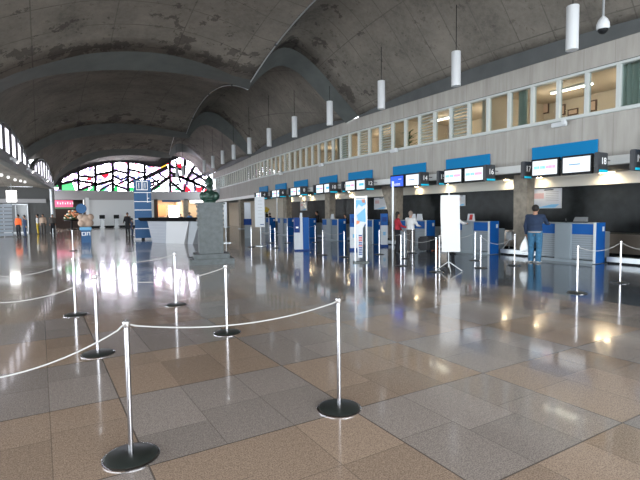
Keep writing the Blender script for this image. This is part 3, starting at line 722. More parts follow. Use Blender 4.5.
# sign groups
def digits(o, txt, y, x0, x1, z):
    # face normal -Y
    s = MB().box(x0, x1, y-.0, y+.14, z-.28, z+.28, .02).build('housing', 'sign_dark', o)
    text_mesh(txt, .27, 'number', 'text_white', o, Matrix.Translation(((x0+x1)/2, y-.008, z+.03)) @ Matrix.Rotation(PI/2, 4, 'X'), .004)
    MB().box(x0+.02, x1-.02, y-.01, y, z-.27, z-.21).build('teal_stripe', 'teal', o)
for i, y in enumerate(GS):
    n2 = 20-2*i; rz = facing(y+1); base = (fx(y), y, 0)
    lab = ['nearest the right edge', 'over counters 17 and 18', 'over counters 15 and 16', 'over counters 13 and 14', 'above the tall advertising frame', 'fifth group from the right', 'sixth group from the right', 'seventh group from the right', 'farthest along the facade'][i]
    if i < 9:
        o = thing('blue_panel', 'plain azure blue panel on the facade, '+lab, 'panel', base, rz, 'blue panels on the facade'); MB().box(-.09, -.03, -.02, 2.08, 3.2, 3.69).build('board', 'blue_panel', o)
    for j, (ya, yb) in enumerate(((-.08, .86), (.93, 1.88))):
        o = thing('monitor', 'lit %s flat screen of the pair %s' % (('right', 'left')[j], lab), 'monitor', base, rz, 'screens over the counters')
        MB().box(-.42, -.33, ya, yb, 2.68, 3.26, .015).build('casing', 'dark', o)
        blue = (i == 3 and j == 1) 
        MB().box(-.428, -.42, ya+.06, yb-.06, 2.75, 3.2).build('screen', 'screen_blue' if blue else 'screen', o)
        MB().box(-.33, -.02, (ya+yb)/2-.04, (ya+yb)/2+.04, 2.98, 3.06).build('bracket', 'dark', o)
        # lettering strokes as on the photographed screens
        yc = (ya+yb)/2
        if blue:
            mb = MB(); mb.box(-.432, -.428, yc-.22, yc+.3, 2.84, 2.87); mb.box(-.432, -.428, yc-.22, yc+.2, 2.79, 2.815); mb.box(-.432, -.428, yc-.3, yc-.1, 3.05, 3.07); mb.build('lettering', 'text_white', o)
        elif j == 1 or i == 2:
            mb = MB(); mp = MB()
            for q in range(9):
                yy = yc+.36-q*.045; mb.box(-.432, -.428, yy-.03, yy, 2.94, 3.03) if q != 4 else mb.box(-.432, -.428, yy-.01, yy, 2.94, 3.03)
            for q in range(7):
                yy = yc-.06-q*.045; mp.box(-.432, -.428, yy-.03, yy, 2.94, 3.03)
            mb.build('lettering', 'scr_cyan', o); mp.build('lettering', 'scr_pink', o)
        elif i < 4:
            MB().box(-.432, -.428, yc-.12, yc+.22, 2.97, 3.0).build('lettering', 'lightblue', o)
        else:
            MB().box(-.432, -.428, yc-.2, yc+.2, 2.93, 3.05).build('lettering', 'scr_cyan', o)
    for (yy, txt, side) in ((-.42, str(n2), 'right'), (2.1, str(n2-1), 'left')):
        if i == 3 and side == 'left': continue
        lb = ('charcoal box sign with white number %s over the counters' % txt) if n2 > 12 else 'charcoal number sign at the %s end of the screens, %s' % (side, lab)
        o = thing('number_sign', lb, 'sign', base, rz, 'counter number signs'); digits(o, txt, yy, *((-.72, -.24) if side == 'right' else (-.46, -.03)), 2.96)
        MB().box(-.3, -.02, yy+.05, yy+.08, 3.02, 3.05).build('bracket', 'soffit', o)
# soffit downlights
DL = [(612.5, 178), (604, 177), (541, 181.5), (508, 182), (448, 186), (418, 188), (385, 189), (350, 192.5), (302, 198.5), (311, 198), (290, 199), (335, 194.5)]
k = 0
for px, py in DL:
    p = wallpt(px, py, 2.6); y = p.y; x = fx(y)+2.5
    o = thing('downlight', 'round warm downlight under the soffit, number %d from the right along the counters' % (k+1), 'lamp', (x, y, 2.92), 0, 'soffit downlights'); k += 1
    MB().lathe((0, 0, 0), [(.13, -.03), (.13, 0)], 18).build('rim', 'white', o); MB().lathe((0, 0, 0), [(.1, -.034), (.1, -.03)], 18).build('bulb', 'warm_lamp', o)
    l = bpy.data.lights.new('downlight_beam', 'SPOT'); l.energy = 22; l.spot_size = 2.6; l.spot_blend = .8; l.shadow_soft_size = .1; l.color = (1, .8, .55)
    lo = bpy.data.objects.new('downlight_beam', l); lo.location = (x+.0, y, 2.86); lo.rotation_euler = (0, -.25, 0); C.objects.link(lo)
# concrete columns and pipes
def ccol(y, lab, flare=False, x=15.3):
    o = thing('concrete_column', lab, 'column', (x, y, 0), 0, 'concrete columns')
    if flare:
        pr = [(0, -.25, 0), (0, .25, 0), (0, .35, 1.6), (0, .95, 2.92), (0, -.3, 2.92), (0, -.25, 1.6)]
    else: pr = [(0, -.25, 0), (0, .25, 0), (0, .28, 2.92), (0, -.28, 2.92)]
    MB().prism([(-.22, *p[1:]) for p in pr], (0, 0, 0), (.44, 0, 0)).build('shaft', 'column', o)
    MB().box(-.3, .3, -.33, .33, 0, .1).build('footing', 'silver_paint', o)
ccol(10.8, 'rough concrete column left of the man in jeans'); ccol(18.1, 'flared rough concrete column behind the couple', True, x=15.42); ccol(24.9, 'rough concrete column above the fifth counter from the right', x=15.8)
ccol(32.0, 'rough concrete column right of the narrow white sign board', x=16.4); ccol(44.5, 'concrete column in the beige recess at the far end', x=17.6); ccol(52, 'farthest concrete column in the beige recess', x=18.7)
for px, py, lab in ((393, 250, 'thin pale metal pole in front of the flared concrete column'), (328.2, 236, 'thin pale metal pole before the fifth counter from the right'), (277.5, 232, 'thin pale metal pole left of the sixth counter')):
    p = fl(px, py); tag(MB().tube([(p.x, p.y, 0), (p.x, p.y, 2.95 if p.x > 14 else 2.9)], .05, 12).build('metal_pole', 'silver_paint', smooth=True), lab, 'pole')
# notices on the black wall
def notice(px0, px1, py0, py1, lab, big=False):
    a = wallpt(px0, py0, BW-.06); b = wallpt(px1, py0, BW-.06); c = wallpt(px0, py1, BW-.06)
    yc = (a.y+b.y)/2; w = abs(a.y-b.y); z0, z1 = c.z, a.z; o = thing('wall_notice', lab, 'notice', (fx(yc)+BW-.05, yc, 0), facing(yc), 'notices on the black wall')
    MB().box(0, .04, -w/2, w/2, z0, z1).build('board', 'poster', o); h = z1-z0
    MB().box(-.004, 0, -w*.25, w*.05, z1-.09*h, z1-.04*h).build('heading', 'dark', o)
    mb = MB()
    for k in range(6): mb.box(-.004, 0, -w*.42, w*.0, z1-(.18+.09*k)*h, z1-(.155+.09*k)*h)
    mb.build('text_lines', 'grey_print', o)
    MB().box(-.004, 0, w*.06, w*.42, z1-.5*h, z1-.22*h, 0).build('red_block', mat('pale_red_print', (.5, .33, .34), .6), o)
    MB().prism([(0, w*.3, z0+.03*h), (0, -w*.2, z0+.2*h), (0, -w*.45, z0+.2*h), (0, -w*.3, z0+.03*h)], (-.004, 0, 0), (0, 0, 0)).build('blue_swoosh', 'lightblue', o)
notice(531, 561.5, 189.5, 208.5, 'printed notice with blue wave on the black wall above the man in jeans')
notice(457, 465, 195.5, 206, 'small notice on the black wall just right of the blank banner'); notice(374, 386.5, 198, 209.5, 'pale notice on the black wall left of the flared column'); notice(300, 306.8, 202, 210.5, 'small pale notice on the black wall over the blue kiosk')
# ------------------------------------------------------------------ things on the counters
def ctop(px, off=.2, z=1.235):
    d = ray(px, 222); t = 5
    while d.x*t < fx(d.y*t)+off: t += .01
    return Vector((d.x*t, d.y*t, z))
p = ctop(580, .25); o = thing('scale_display', 'grey display unit standing on counter 18', 'device', p, facing(p.y))
MB().box(-.06, .1, -.2, .2, 0, .03).build('foot', 'dark', o); MB().prism([(-.06, 0, .03), (.1, 0, .03), (.1, 0, .17), (.05, 0, .17)], (0, -.19, 0), (0, .19, 0)).build('body', 'silver_paint', o)
p = ctop(566, .15); o = thing('pen_holder', 'tiny pen holder on the grey centre of counter 17', 'pen holder', p); MB().lathe((0, 0, 0), [(.02, 0), (.025, .05)], 10).build('cup', 'dark', o); MB().tube([(0, 0, .02), (.02, .02, .12)], .004, 6).build('pen', 'white', o)
for px, lab, m_ in ((471, 'upright white and red card on counter 16', True), (419.5, 'taller white card standing on counter 14', False), (413, 'white card behind the man in the white shirt', False), (332.5, 'white card standing on the fifth counter', False), (301, 'white card at the top of the sixth counter', False)):
    p = ctop(px, .12); o = thing('counter_card', lab, 'card', p, facing(p.y)); MB().prism([(-.06, 0, 0), (.06, 0, 0), (.0, 0, .28)], (0, -.15, 0), (0, .15, 0)).build('card', 'paper', o)
    if m_: MB().prism([(-.063, 0, .05), (-.057, 0, .05), (-.012, 0, .25), (-.016, 0, .25)], (0, -.1, 0), (0, .04, 0)).build('print', 'red', o)
# ------------------------------------------------------------------ stanchions
def make_post(p, lab, grp):
    o = thing('stanchion', lab, 'stanchion', (p[0], p[1], 0), 0, grp)
    MB().lathe((0, 0, 0), [(.185, 0), (.187, .008), (.178, .014)], 40).build('base_rim', 'chrome', o, True)
    MB().lathe((0, 0, 0), [(.172, .0145), (.16, .022), (.03, .026)], 40).build('base_plate', 'base_dark', o, True)
    MB().lathe((0, 0, 0), [(.0175, .02), (.0175, .86), (.0175, .925)], 18).build('pole', 'chrome', o, True)
    MB().lathe((0, 0, 0), [(.024, .895), (.026, .9), (.026, .935), (.02, .942)], 18).build('cap', 'steel', o, True)
    return o
PL = [((.47, 3.29), 'front stanchion nearest the camera, leaning white rope on both sides'), ((2.09, 3.18), 'stanchion with large dark base right of the nearest one'), ((2.15, 6.06), 'stanchion behind, between the nearest two, left of picture centre'), ((.53, 5.98), 'stanchion just left of and behind the nearest one'), ((.45, 8.53), 'stanchion third back in the left row, seen against bright floor'), ((2.05, 8.44), 'stanchion third back in the second row, in front of reception desk'), ((1.25, 23.67), 'small far stanchion on the bright floor left of the tan display')]
RP = [((577, 293), 'stanchion in front of the blue end of counter 18'), ((620, 283), 'stanchion nearest the right edge'), ((514.4, 265.6), 'stanchion left of the man in jeans'), ((436, 272), 'stanchion touching left side of the blank white banner'), ((439.5, 268), 'stanchion half hidden behind the blank white banner'), ((475, 260.5), 'farther stanchion of the pair at counter 16'), ((480.6, 268), 'nearer stanchion of the pair at counter 16'), ((379.4, 254.5), 'stanchion right of the tall advertising frame'), ((401, 266), 'nearest stanchion by the couple'), ((404.6, 258.5), 'stanchion in front of the woman in red'), ((412.5, 253.3), 'stanchion at the feet of the man in white shirt'), ((344.4, 257), 'stanchion left of the tall advertising frame'), ((323, 255), 'stanchion in front of the fifth counter, nearer one'), ((315.4, 242.5), 'stanchion by the attendant in black and white'), ((287.5, 243), 'stanchion left of the blue and white totem'), ((275.3, 248), 'stanchion between the totem and the narrow sign board'), ((251.5, 247), 'stanchion at the foot of the narrow sign board'), ((270.6, 243), 'farther stanchion right of the narrow sign board')]
proto = make_post(PL[0][0], PL[0][1], 'chrome rope stanchions')
for p, lab in PL[1:]: copy_tree(proto, (p[0], p[1], 0), 0, lab)
RPos = []
for (px, py), lab in RP:
    q = fl(px, py); RPos.append(q); copy_tree(proto, (q.x, q.y, 0), 0, lab)
extra = []
def rope(a, b, sag, lab, z=.91):
    a = Vector((a[0], a[1], z)); b = Vector((b[0], b[1], z)); n = 28
    pts = [a.lerp(b, i/n)-Vector((0, 0, sag*(1-(2*i/n-1)**2))) for i in range(n+1)]
    # flat loop near each post
    d = (b-a).normalized()*.024; pts[0] += d; pts[-1] -= d
    tag(MB().tube(pts, .0052, 8).build('rope', 'rope', smooth=True), lab, 'rope')
R = [p[0] for p in PL]
offL = [(-1.15, 3.35), (-1.1, 6.0), (-1.15, 8.5)]
for q, lab in zip(offL, ('stanchion just outside the left edge, front row', 'stanchion outside the left edge, second row', 'stanchion outside the left edge, third row')): copy_tree(proto, (*q, 0), 0, lab)
rope(R[0], offL[0], .23, 'white rope from the nearest stanchion out to the left edge'); rope(R[0], R[1], .09, 'white rope between the two nearest stanchions')
rope(R[3], R[2], .12, 'white rope between the second pair of stanchions, crossing bright floor'); rope(R[3], offL[1], .2, 'white rope from the second left stanchion to the left edge')
rope(R[4], R[5], .10, 'thin white rope across the bright floor reflection, third row'); rope(R[4], offL[2], .2, 'white rope from the third left stanchion to the left edge')
q = RPos
pe = fl(668, 277); copy_tree(proto, (pe.x, pe.y, 0), 0, 'stanchion beyond the right edge')
rope(q[0], q[1], .13, 'rope between the two rightmost stanchions'); rope(q[1], pe, .2, 'rope running off the right edge'); rope(q[6], q[2], .25, 'rope sagging before the baggage belt between counters 16 and 17'); rope(q[3], q[5], .1, 'rope passing behind the blank banner')
rope(q[9], q[10], .12, 'rope in front of the couple'); rope(q[8], q[3], .15, 'rope between the couple and the blank banner'); rope(q[12], q[11], .12, 'rope left of the advertising frame'); rope(q[7], q[9], .15, 'rope right of the advertising frame'); rope(q[16], q[15], .1, 'rope by the foot of the narrow sign board'); rope(q[14], q[13], .12, 'rope behind the blue and white totem')
# ------------------------------------------------------------------ pendants
for i in range(11):
    y = 7.32+i*4.02 if i < 7 else [35.3, 39.0, 43, 47][i-7]
    x = 12.3+(fx(y)-14.15)*.9
    if i >= 7: x -= .1*(i-6)
    zt = min(shell_z(x, y), 11); lab = ['white cylinder lamp hanging nearest the camera, by the dome camera', 'second nearest white hanging cylinder lamp, over the concrete upper wall', 'third nearest hanging cylinder lamp', 'fourth nearest hanging cylinder lamp, before the first grey rib', 'fifth nearest hanging cylinder lamp', 'sixth nearest hanging cylinder lamp', 'seventh nearest hanging cylinder lamp', 'eighth nearest hanging cylinder lamp', 'ninth nearest hanging cylinder lamp', 'tenth hanging cylinder lamp, in front of the stained glass', 'farthest hanging cylinder lamp, in front of the stained glass'][i]
    o = thing('pendant_lamp', lab, 'lamp', (x, y, 5.87), 0, 'white cylinder pendant lamps'); h = 1.14
    MB().lathe((0, 0, 0), [(.135, 0), (.155, 0), (.155, h-.01), (.15, h), (.03, h)], 28).build('shade', 'white', o, True)
    MB().lathe((0, 0, 0), [(.134, .03), (.13, .06)], 24).build('reflector', 'dark', o)
    MB().tube([(0, 0, h), (0, 0, zt-5.87)], .012, 6).build('cable', 'dark', o)
# far pendants over the left side of the stained glass
for px, yb, h, lab in ((183, 176, 8, 'short pendant before the stained glass right lobe'), (177, 178, 6, 'small pendant before the stained glass valley line')):
    y = 50; p = atY(px, yb, y); o = thing('pendant_lamp', lab, 'lamp', p, 0, 'white cylinder pendant lamps')
    MB().lathe((0, 0, 0), [(.15, 0), (.15, 1.1)], 16).build('shade', 'white', o, True); MB().tube([(0, 0, 1.1), (0, 0, shell_z(p.x, y)-p.z)], .012, 6).build('cable', 'dark', o)
# dome camera
x, y = 12.5, 6.64; zt = shell_z(x, y)
o = thing('dome_camera', 'white dome security camera hanging on a pole at the top right', 'camera', (x, y, 6.1))
MB().lathe((0, 0, 0), [(.13, .12), (.155, .16), (.15, .26), (.11, .36), (.05, .43), (.03, .45)], 24).build('housing', 'white', o, True)
MB().ball((0, 0, .13), .125, (1, 1, 1), 20, 12).build('dome', 'dark', o, True); MB().tube([(0, 0, .44), (0, 0, zt-6.1)], .03, 12).build('pole', 'silver_paint', o, True)
for px, py, lab in ((563, 124, 'white floodlight on the facade above the blue panel of counter 17'), (397, 150.5, 'small white floodlight on the facade above the blue panel of counter 14'), (323.5, 165, 'small white floodlight on the facade over the fifth counter'), (283, 173.5, 'small white floodlight far along the facade, over the seventh counter'), (251, 180, 'farthest small white floodlight on the facade')):
    p = wallpt(px, py, 0); o = thing('floodlight', lab, 'lamp', p, facing(p.y), 'floodlights on the facade')
    MB().box(-.1, 0, -.05, .05, -.06, .06).build('bracket', 'silver_paint', o); MB().box(-.2, -.08, -.2, .28, -.09, .05, .02).build('head', 'white', o); MB().box(-.28, -.18, -.22, -.1, -.07, .08, .01).build('visor', 'white', o)
# ------------------------------------------------------------------ banner, ad frame, kiosks, boards
p = fl(448.5, 271); rz = -YAW
o = thing('banner_stand', 'tall blank white banner on a thin tripod stand', 'banner', (p.x, p.y, 0), rz)
dpt = p.dot(BF); s_px = dpt/FPX
W1 = 19*s_px
zt = CH+(hz(448)-195.5)*s_px; zb_ = CH-(252-hz(448))*s_px
mb = MB(); G = []
for i in range(9):
    z = zb_+(zt-zb_)*i/8; G.append([Vector((x0, -.03, z)) for x0, x1 in ((-W1*.42+.02*math.cos(i*.5), 0), (W1*.0, 0), (W1*(.6-.06*i/8), 0))])
mb.grid(G); b_ = mb.build('banner', 'shirt_white', o, False); md = b_.modifiers.new('t', 'SOLIDIFY'); md.thickness = .008
MB().tube([(0, 0, .1), (0, 0, zt+.1)], .014, 10).build('pole', 'white', o, True); MB().tube([(-.2, -.02, zt), (.28, -.02, zt)], .01, 8).build('crossbar', 'white', o, True)
for a in (-.4, 2.3, 4.6):
    MB().tube([(0, 0, .26), (.36*math.cos(a), .36*math.sin(a), .015)], .012, 8).build('leg', 'white', o, True)
p = fl(361, 262.5); o = thing('advertising_frame', 'tall silver frame holding a narrow blue and white advertisement', 'sign', (p.x, p.y, 0), rz); s_px = p.dot(BF)/FPX
H = CH+(hz(361)-196.5)*s_px
for sx in (-5.7, 5.7): MB().box(sx*s_px-.02, sx*s_px+.02, -.02, .02, .04, H+.02).build('upright', 'silver_paint', o)
MB().box(-.26, .26, -.16, .16, 0, .04, .01).build('base', 'rib', o); MB().box(-.18, .18, -.012, .012, H-.04, H).build('top_rail', 'silver_paint', o)
w = 4.9*s_px
sh = MB().prism([(-w, -.006, .16+(H-.22)*.5), (-.6*w, -.006, .16), (.3*w, -.006, .16), (.4*w, -.006, .16+(H-.22)*.5), (w, -.006, .16+(H-.22)*.58), (w, -.006, H-.06), (-w, -.006, H-.06)], (0, 0, 0), (0, .012, 0)).build('poster', 'paper', o)
def art(pts, m, n): MB().prism([(x*w, -.012, .16+(H-.22)*z) for x, z in pts], (0, 0, 0), (0, .005, 0)).build(n, m, sh)
art([(-1, .97), (1, .97), (1, .9), (.2, .86), (-.4, .9), (-1, .82)], 'lightblue', 'blue_field'); art([(-.8, .72), (.9, .84), (1, .66), (1, .6), (-.6, .62)], 'lightblue', 'blue_field')
art([(-.9, .62), (-.2, .64), (-.3, .58), (-.9, .56)], 'orange_print', 'orange_field'); art([(.2, .98), (.8, .98), (.9, .92), (.3, .93)], 'orange_print', 'orange_field')
mbt = MB(); mbr = MB()
for k in range(12): (mbr if k in (5, 8, 9, 10) else mbt).box(-.45*w, .25*w, -.012, -.006, .25+k*.055, .285+k*.055)
mbt.build('lettering', 'blue_dark', sh); mbr.build('lettering', 'red', sh)
# totem kiosk
p = fl(301.5, 250.5); s_px = p.dot(BF)/FPX
o = thing('totem_kiosk', 'blue and white information totem left of the fifth counter', 'kiosk', (p.x, p.y, 0), -YAW+.25)
w = 7.2*s_px; H = CH-(217.5-hz(301))*s_px
MB().box(-w, w, -.18, .18, 0, .06, .01).build('base', 'blue_dark', o); MB().box(.02*w, w, -.14, .14, .06, H).build('side_body', 'blue', o)
MB().prism([(-.35*w, -.17, .06), (.12*w, -.17, .06), (.05*w, -.17, H+.2), (-.2*w, -.17, H+.2)], (0, 0, 0), (0, .1, 0)).build('white_panel', 'paper', o)
MB().box(-w, -.3*w, -.14, .1, .06, H*.55).build('lower_panel', 'paper', o); MB().box(-w, -.3*w, -.14, .1, H*.55, H).build('upper_panel', 'blue_dark', o); MB().box(-.85*w, -.5*w, -.146, -.14, H*.68, H*.73).build('lettering', 'text_white', o)
# self service kiosks left & right of the ad frame
def ss_kiosk(px, py, hp, wp, lab):
    p = fl(px, py); s = p.dot(BF)/FPX; o = thing('airline_kiosk', lab, 'kiosk', (p.x, p.y, 0), -YAW, 'airline kiosks'); w = wp*s/2; H = hp*s
    MB().box(-w*1.1, w*1.1, -.25, .25, 0, .1).build('base', 'blue_dark', o); MB().box(-w, w, -.15, .15, .1, .95*H*.68).build('body', 'paper', o)
    MB().box(-w, w, -.17, .17, .95*H*.68, H).build('head', 'blue', o); MB().box(-w*.7, w*.7, -.178, -.17, H*.76, H*.9).build('screen', 'blue_dark', o); MB().box(-w*.4, w*.4, -.158, -.15, H*.35, H*.45).build('decal', 'lightblue', o)
ss_kiosk(384, 246.5, 33, 6.5, 'blue and white airline kiosk between the advertising frame and the column'); ss_kiosk(354.5, 250, 36, 9, 'blue and white airline kiosk directly behind the advertising frame')
p = fl(261, 246); s = p.dot(BF)/FPX; o = thing('sign_board', 'narrow white sign board on a floor stand near the statue', 'sign', (p.x, p.y, 0), -YAW+.1)
za, zc = CH-(227-hz(261))*s, CH+(hz(261)-197)*s
b_ = MB().box(-5.5*s, 4.2*s, -.02, .02, za, zc).build('board', 'paper', o); mb = MB()
for k in range(6): mb.box(-.12, .1, -.025, -.02, zc-.2-k*.16, zc-.185-k*.16)
mb.build('text_lines', 'grey_print', b_); MB().box(-.02, .16, -.026, -.02, za+.1, za+.14).build('logo', 'blue_dark', b_)
MB().tube([(0, .04, 0), (0, .04, zc)], .02, 8).build('pole', 'silver_paint', o, True); MB().lathe((0, .04, 0), [(.28, 0), (.28, .02), (.05, .03)], 24).build('base', 'silver_paint', o)
p = fl(248, 238); s = p.dot(BF)/FPX; o = thing('sign_board', 'small blue and white panel stand left of the narrow sign board', 'sign', (p.x, p.y, 0), -YAW)
MB().box(-.2, .2, -.1, .1, 0, .85).build('body', 'counter_grey', o); MB().box(-.25, .25, -.05, .05, .85, 1.25).build('blue_panel', 'blue_dark', o); MB().box(-.2, .2, -.03, .03, 1.25, 2.3).build('panel', 'poster', o)
# hanging banner at the end of the balcony
a = wallpt(217, 187, -.3); b = atY(226.5, 197, a.y)
o = thing('hanging_banner', 'small white banner hanging on the facade end behind the statue', 'banner', (a.x, a.y, 0)); w_ = b.x-a.x; MB().prism([(0, 0, b.z-.15), (w_, 0, b.z), (w_, 0, a.z+.05), (0, 0, a.z)], (0, 0, 0), (0, .03, 0)).build('cloth', 'paper', o); MB().box(.2, w_-.2, -.01, 0, b.z+.05, b.z+.25).build('print', 'grey_print', o)
a = wallpt(242.5, 209, BW-.05); tag(MB().box(a.x-.04, a.x, a.y-.7, a.y+.7, a.z-.2, a.z+.25).build('wall_plaque', 'column'), 'small brown plaque on the beige recess wall', 'plaque')
p = fl(226, 243); s = p.dot(BF)/FPX; o = thing('poster_stand', 'narrow white poster stand just right of the statue pedestal', 'sign', (p.x, p.y, 0), -YAW)
MB().box(-1.6*s, 1.6*s, -.03, .03, CH-(228-hz(226))*s, CH+(hz(226)-202)*s).build('poster', 'paper', o); MB().tube([(0, .05, 0), (0, .05, 2.2)], .02, 8).build('pole', 'silver_paint', o); MB().box(-.3, .3, -.12, .12, 0, .03).build('base', 'silver_paint', o)
# ------------------------------------------------------------------ statue
p = fl(213, 264); o = thing('statue', 'green bronze bust on a grey stepped stone pedestal', 'statue', (p.x+.05, p.y+.35, 0), -.22)
MB().box(-.70, .70, -.55, .55, 0, .18).build('lower_step', 'ped', o); MB().box(-.56, .56, -.46, .46, .18, .33).build('upper_step', 'ped', o)
MB().box(-.385, .385, -.305, .305, .33, 1.98, .01).build('shaft', 'ped', o)
for k in range(5): MB().box(-.412, .412, -.332, .332, 1.22+k*.15, 1.30+k*.15, .012).build('ledge', 'ped', o)
MB().box(-.46, .46, -.38, .38, 1.93, 1.985, .01).build('cap', 'ped', o)
mb = MB(); z = 1.98
mb.lathe((0, 0, z), [(.2, 0), (.2, .05), (.12, .09)], 20); mb.ball((0, 0, z+.23), .26, (1.0, .6, .75)); mb.ball((-.2, 0, z+.22), .14, (1, .9, 1.1)); mb.ball((.2, 0, z+.22), .14, (1, .9, 1.1)); mb.tube([(0, 0, z+.3), (0, -.02, z+.52)], [.1, .085]); mb.ball((0, -.03, z+.64), .155, (.82, .95, 1.15)); mb.ball((0, .02, z+.70), .16, (.9, .95, .95)); mb.ball((0, -.18, z+.62), .03, (.8, 1, 1.3)); mb.ball((-.13, -.02, z+.63), .035); mb.ball((.13, -.02, z+.63), .035); mb.tube([(-.1, -.12, z+.33), (0, -.17, z+.25), (.12, -.12, z+.33)], .03)
mb.xf(Matrix.Diagonal((.95, .95, 1, 1))); b_ = mb.build('bust', 'bronze', o, True); rm = b_.modifiers.new('r', 'REMESH'); rm.mode = 'VOXEL'; rm.voxel_size = .02; rm.use_smooth_shade = True
# ------------------------------------------------------------------ reception desk and tower
p = fl(144, 239.6); s = p.dot(BF)/FPX; H = CH+(213.8-180.5)*s; rzt = -.16
o = thing('information_tower', 'tall steel-blue information tower with white lines and square logo', 'tower', (p.x, p.y, 0), rzt)
w = 8*s
MB().box(-w*.9, w*.9, -.25, .25, 0, .12).build('foot', 'white', o); MB().box(-w*.3, w*.1, -.27, -.2, 0, .14).build('foot_gap', 'dark', o)
tb = MB().box(-w, w, -.3, .3, .12, H, .01).build('body', 'tower_blue', o)
for zz in (.79, .64, .50, .35, .19): MB().box(-w, w, -.312, -.3, H*zz-.02, H*zz+.02).build('white_line', 'text_white', tb)
mb = MB(); c = -.05*w; hz = H*.905; a = .32
for (x0, x1, z0, z1) in ((-.34, .34, .18, .22), (-.34, .34, -.22, -.18), (-.34, -.3, -.22, .22), (.3, .34, -.22, .22), (-.04, .0, -.2, .2), (.04, .08, -.2, .2), (-.2, -.16, -.14, .14), (.16, .2, -.14, .14)): mb.box(c+x0, c+x1, -.312, -.3, hz+z0*1.3, hz+z1*1.3)
mb.box(.5*w, .56*w, -.312, -.3, H*.62, H*.8)
mb.box(.5*w, .75*w, -.312, -.3, H*.63, H*.645); mb.box(.5*w, .75*w, -.312, -.3, H*.69, H*.70)
mb.build('logo', 'text_white', tb)
pa, pb = fl(150.5, 242.4), fl(191, 244.2)
d = (pb-pa); L = d.length; rzd = math.atan2(d.y, d.x); o = thing('reception_desk', 'white reception desk with a long dark slanted top', 'desk', pa, rzd)
zt = 1.22
def rbox(x0, x1, y0, y1, z0, z1): return MB().box(x0, x1, y0, y1, z0, z1)
MB().prism([(.2, 0, .0), (L*.42, 0, 0), (L*.45, 0, zt), (-.2, 0, zt)], (0, -.02, 0), (0, .9, 0)).build('grey_front', 'desk_grey', o)
MB().prism([(L*.42, 0, 0), (L*.86, 0, 0), (L*.98, 0, zt), (L*.45, 0, zt)], (0, -.06, 0), (0, .9, 0)).build('white_front', 'desk_white', o)
MB().prism([(L*.92, 0, -.0), (L*1.04, 0, 0), (L*1.2, 0, zt), (L*.98, 0, zt)], (0, .0, 0), (0, .9, 0)).build('dark_leg', 'grey_print', o)
MB().prism([(-.8, 0, zt+.12), (-.6, 0, zt), (L*1.2, 0, zt), (L*1.3, 0, zt+.2), (-.8, 0, zt+.2)], (0, -.2, 0), (0, 1.1, 0)).build('dark_top', 'matte_black', o)
mb = MB()
for k in range(7): mb.box(.15-.3*(.1+k*.16)/1.22+.02, L*.42, -.035, -.02, .1+k*.16, .115+k*.16)
mb.build('grooves', 'grey_print', o)
# tan display in front of the far shop
p = fl(86.5, 242.5); s = p.dot(BF)/FPX; o = thing('display_stand', 'pale blue box with white logo carrying tan puffed display and round disc', 'stand', (p.x, p.y, 0), -.1)
MB().box(-4.3*s, 4.3*s, -.25, .25, 0, 14.5*s, .01).build('box', 'tower_blue', o); MB().box(-5.6*s, 5.2*s, -.3, .3, 12.5*s, 15.5*s, .02).build('tray', 'lightblue', o)
mb = MB(); mb.box(-.22, -.18, -.256, -.25, .42, .62); mb.box(-.05, -.01, -.256, -.25, .42, .62); mb.box(-.22, -.05, -.256, -.25, .42, .45); mb.box(-.22, -.05, -.256, -.25, .59, .62); mb.box(.04, .08, -.256, -.25, .42, .62); mb.box(.18, .22, -.256, -.25, .42, .62); mb.box(.06, .2, -.256, -.25, .59, .62); mb.build('logo', 'text_white', o)
mb = MB(); z = 16*s; mb.ball((0, 0, z+.34), .38, (.85, .6, 1)); mb.ball((-.24, 0, z+.55), .19); mb.ball((.26, 0, z+.55), .19); mb.ball((-.2, -.05, z+.2), .22); mb.ball((.2, -.05, z+.2), .22)
b_ = mb.build('puffed_display', 'tan_cloth', o, True); rm = b_.modifiers.new('r', 'REMESH'); rm.mode = 'VOXEL'; rm.voxel_size = .03; rm.use_smooth_shade = True
MB().tube([(-.1, .1, z+.3), (-.15, .12, z+1.0)], .02, 8).build('disc_pole', 'silver_paint', o); MB().tube([(-.2, .0, z+1.05), (-.2, .05, z+1.05)], .28, 24).build('disc', 'tower_blue', o)
# slatted partition at the left edge
a, b = fl(-14, 238), fl(13.5, 236.8); o = thing('slatted_screen', 'grey-blue slatted screen wall at the far left edge', 'partition', (b.x, b.y, 0)); L = abs(b.x-a.x)
H = CH+(213.5-203)*b.dot(BF)/FPX
for k in range(9): MB().box(-L, 0, -.05, .05, .08+k*H/9, .08+(k+.78)*H/9).build('slat', 'counter_slat', o)
for x in (-.04, -L/2, -L): MB().box(x-.05, x+.05, .05, .15, 0, H+.1).build('upright', 'rib', o)
a = fl(17, 237); zc = CH+(213.5-195)*a.dot(BF)/FPX
o = thing('lightbox_sign', 'bright white lightbox sign hanging over the people at far left', 'sign', (a.x-.2, a.y-.4, 0)); MB().box(-.32, .32, -.08, .08, zc-.42, zc+.42, .02).build('lightbox', 'lit_white', o); MB().tube([(0, 0, zc+.4), (0, 0, 3.95)], .02, 6).build('rod', 'silver_paint', o)
for px, lab in ((28, 'tall dark glazed door frame post left of the far column'), (37, 'second dark post beside the far column')):
    p = fl(px, 232); tag(MB().box(p.x-.08, p.x+.08, p.y-.08, p.y+.08, 0, 3.4).build('door_post', 'silver_paint'), lab, 'post')
p1 = fl(27, 232); tag(MB().box(p1.x-2, fl(44, 232).x, p1.y-.1, p1.y+.1, 3.05, 3.4).build('door_header', 'beam'), 'grey horizontal beam over the aisle end, left of the column', 'beam')
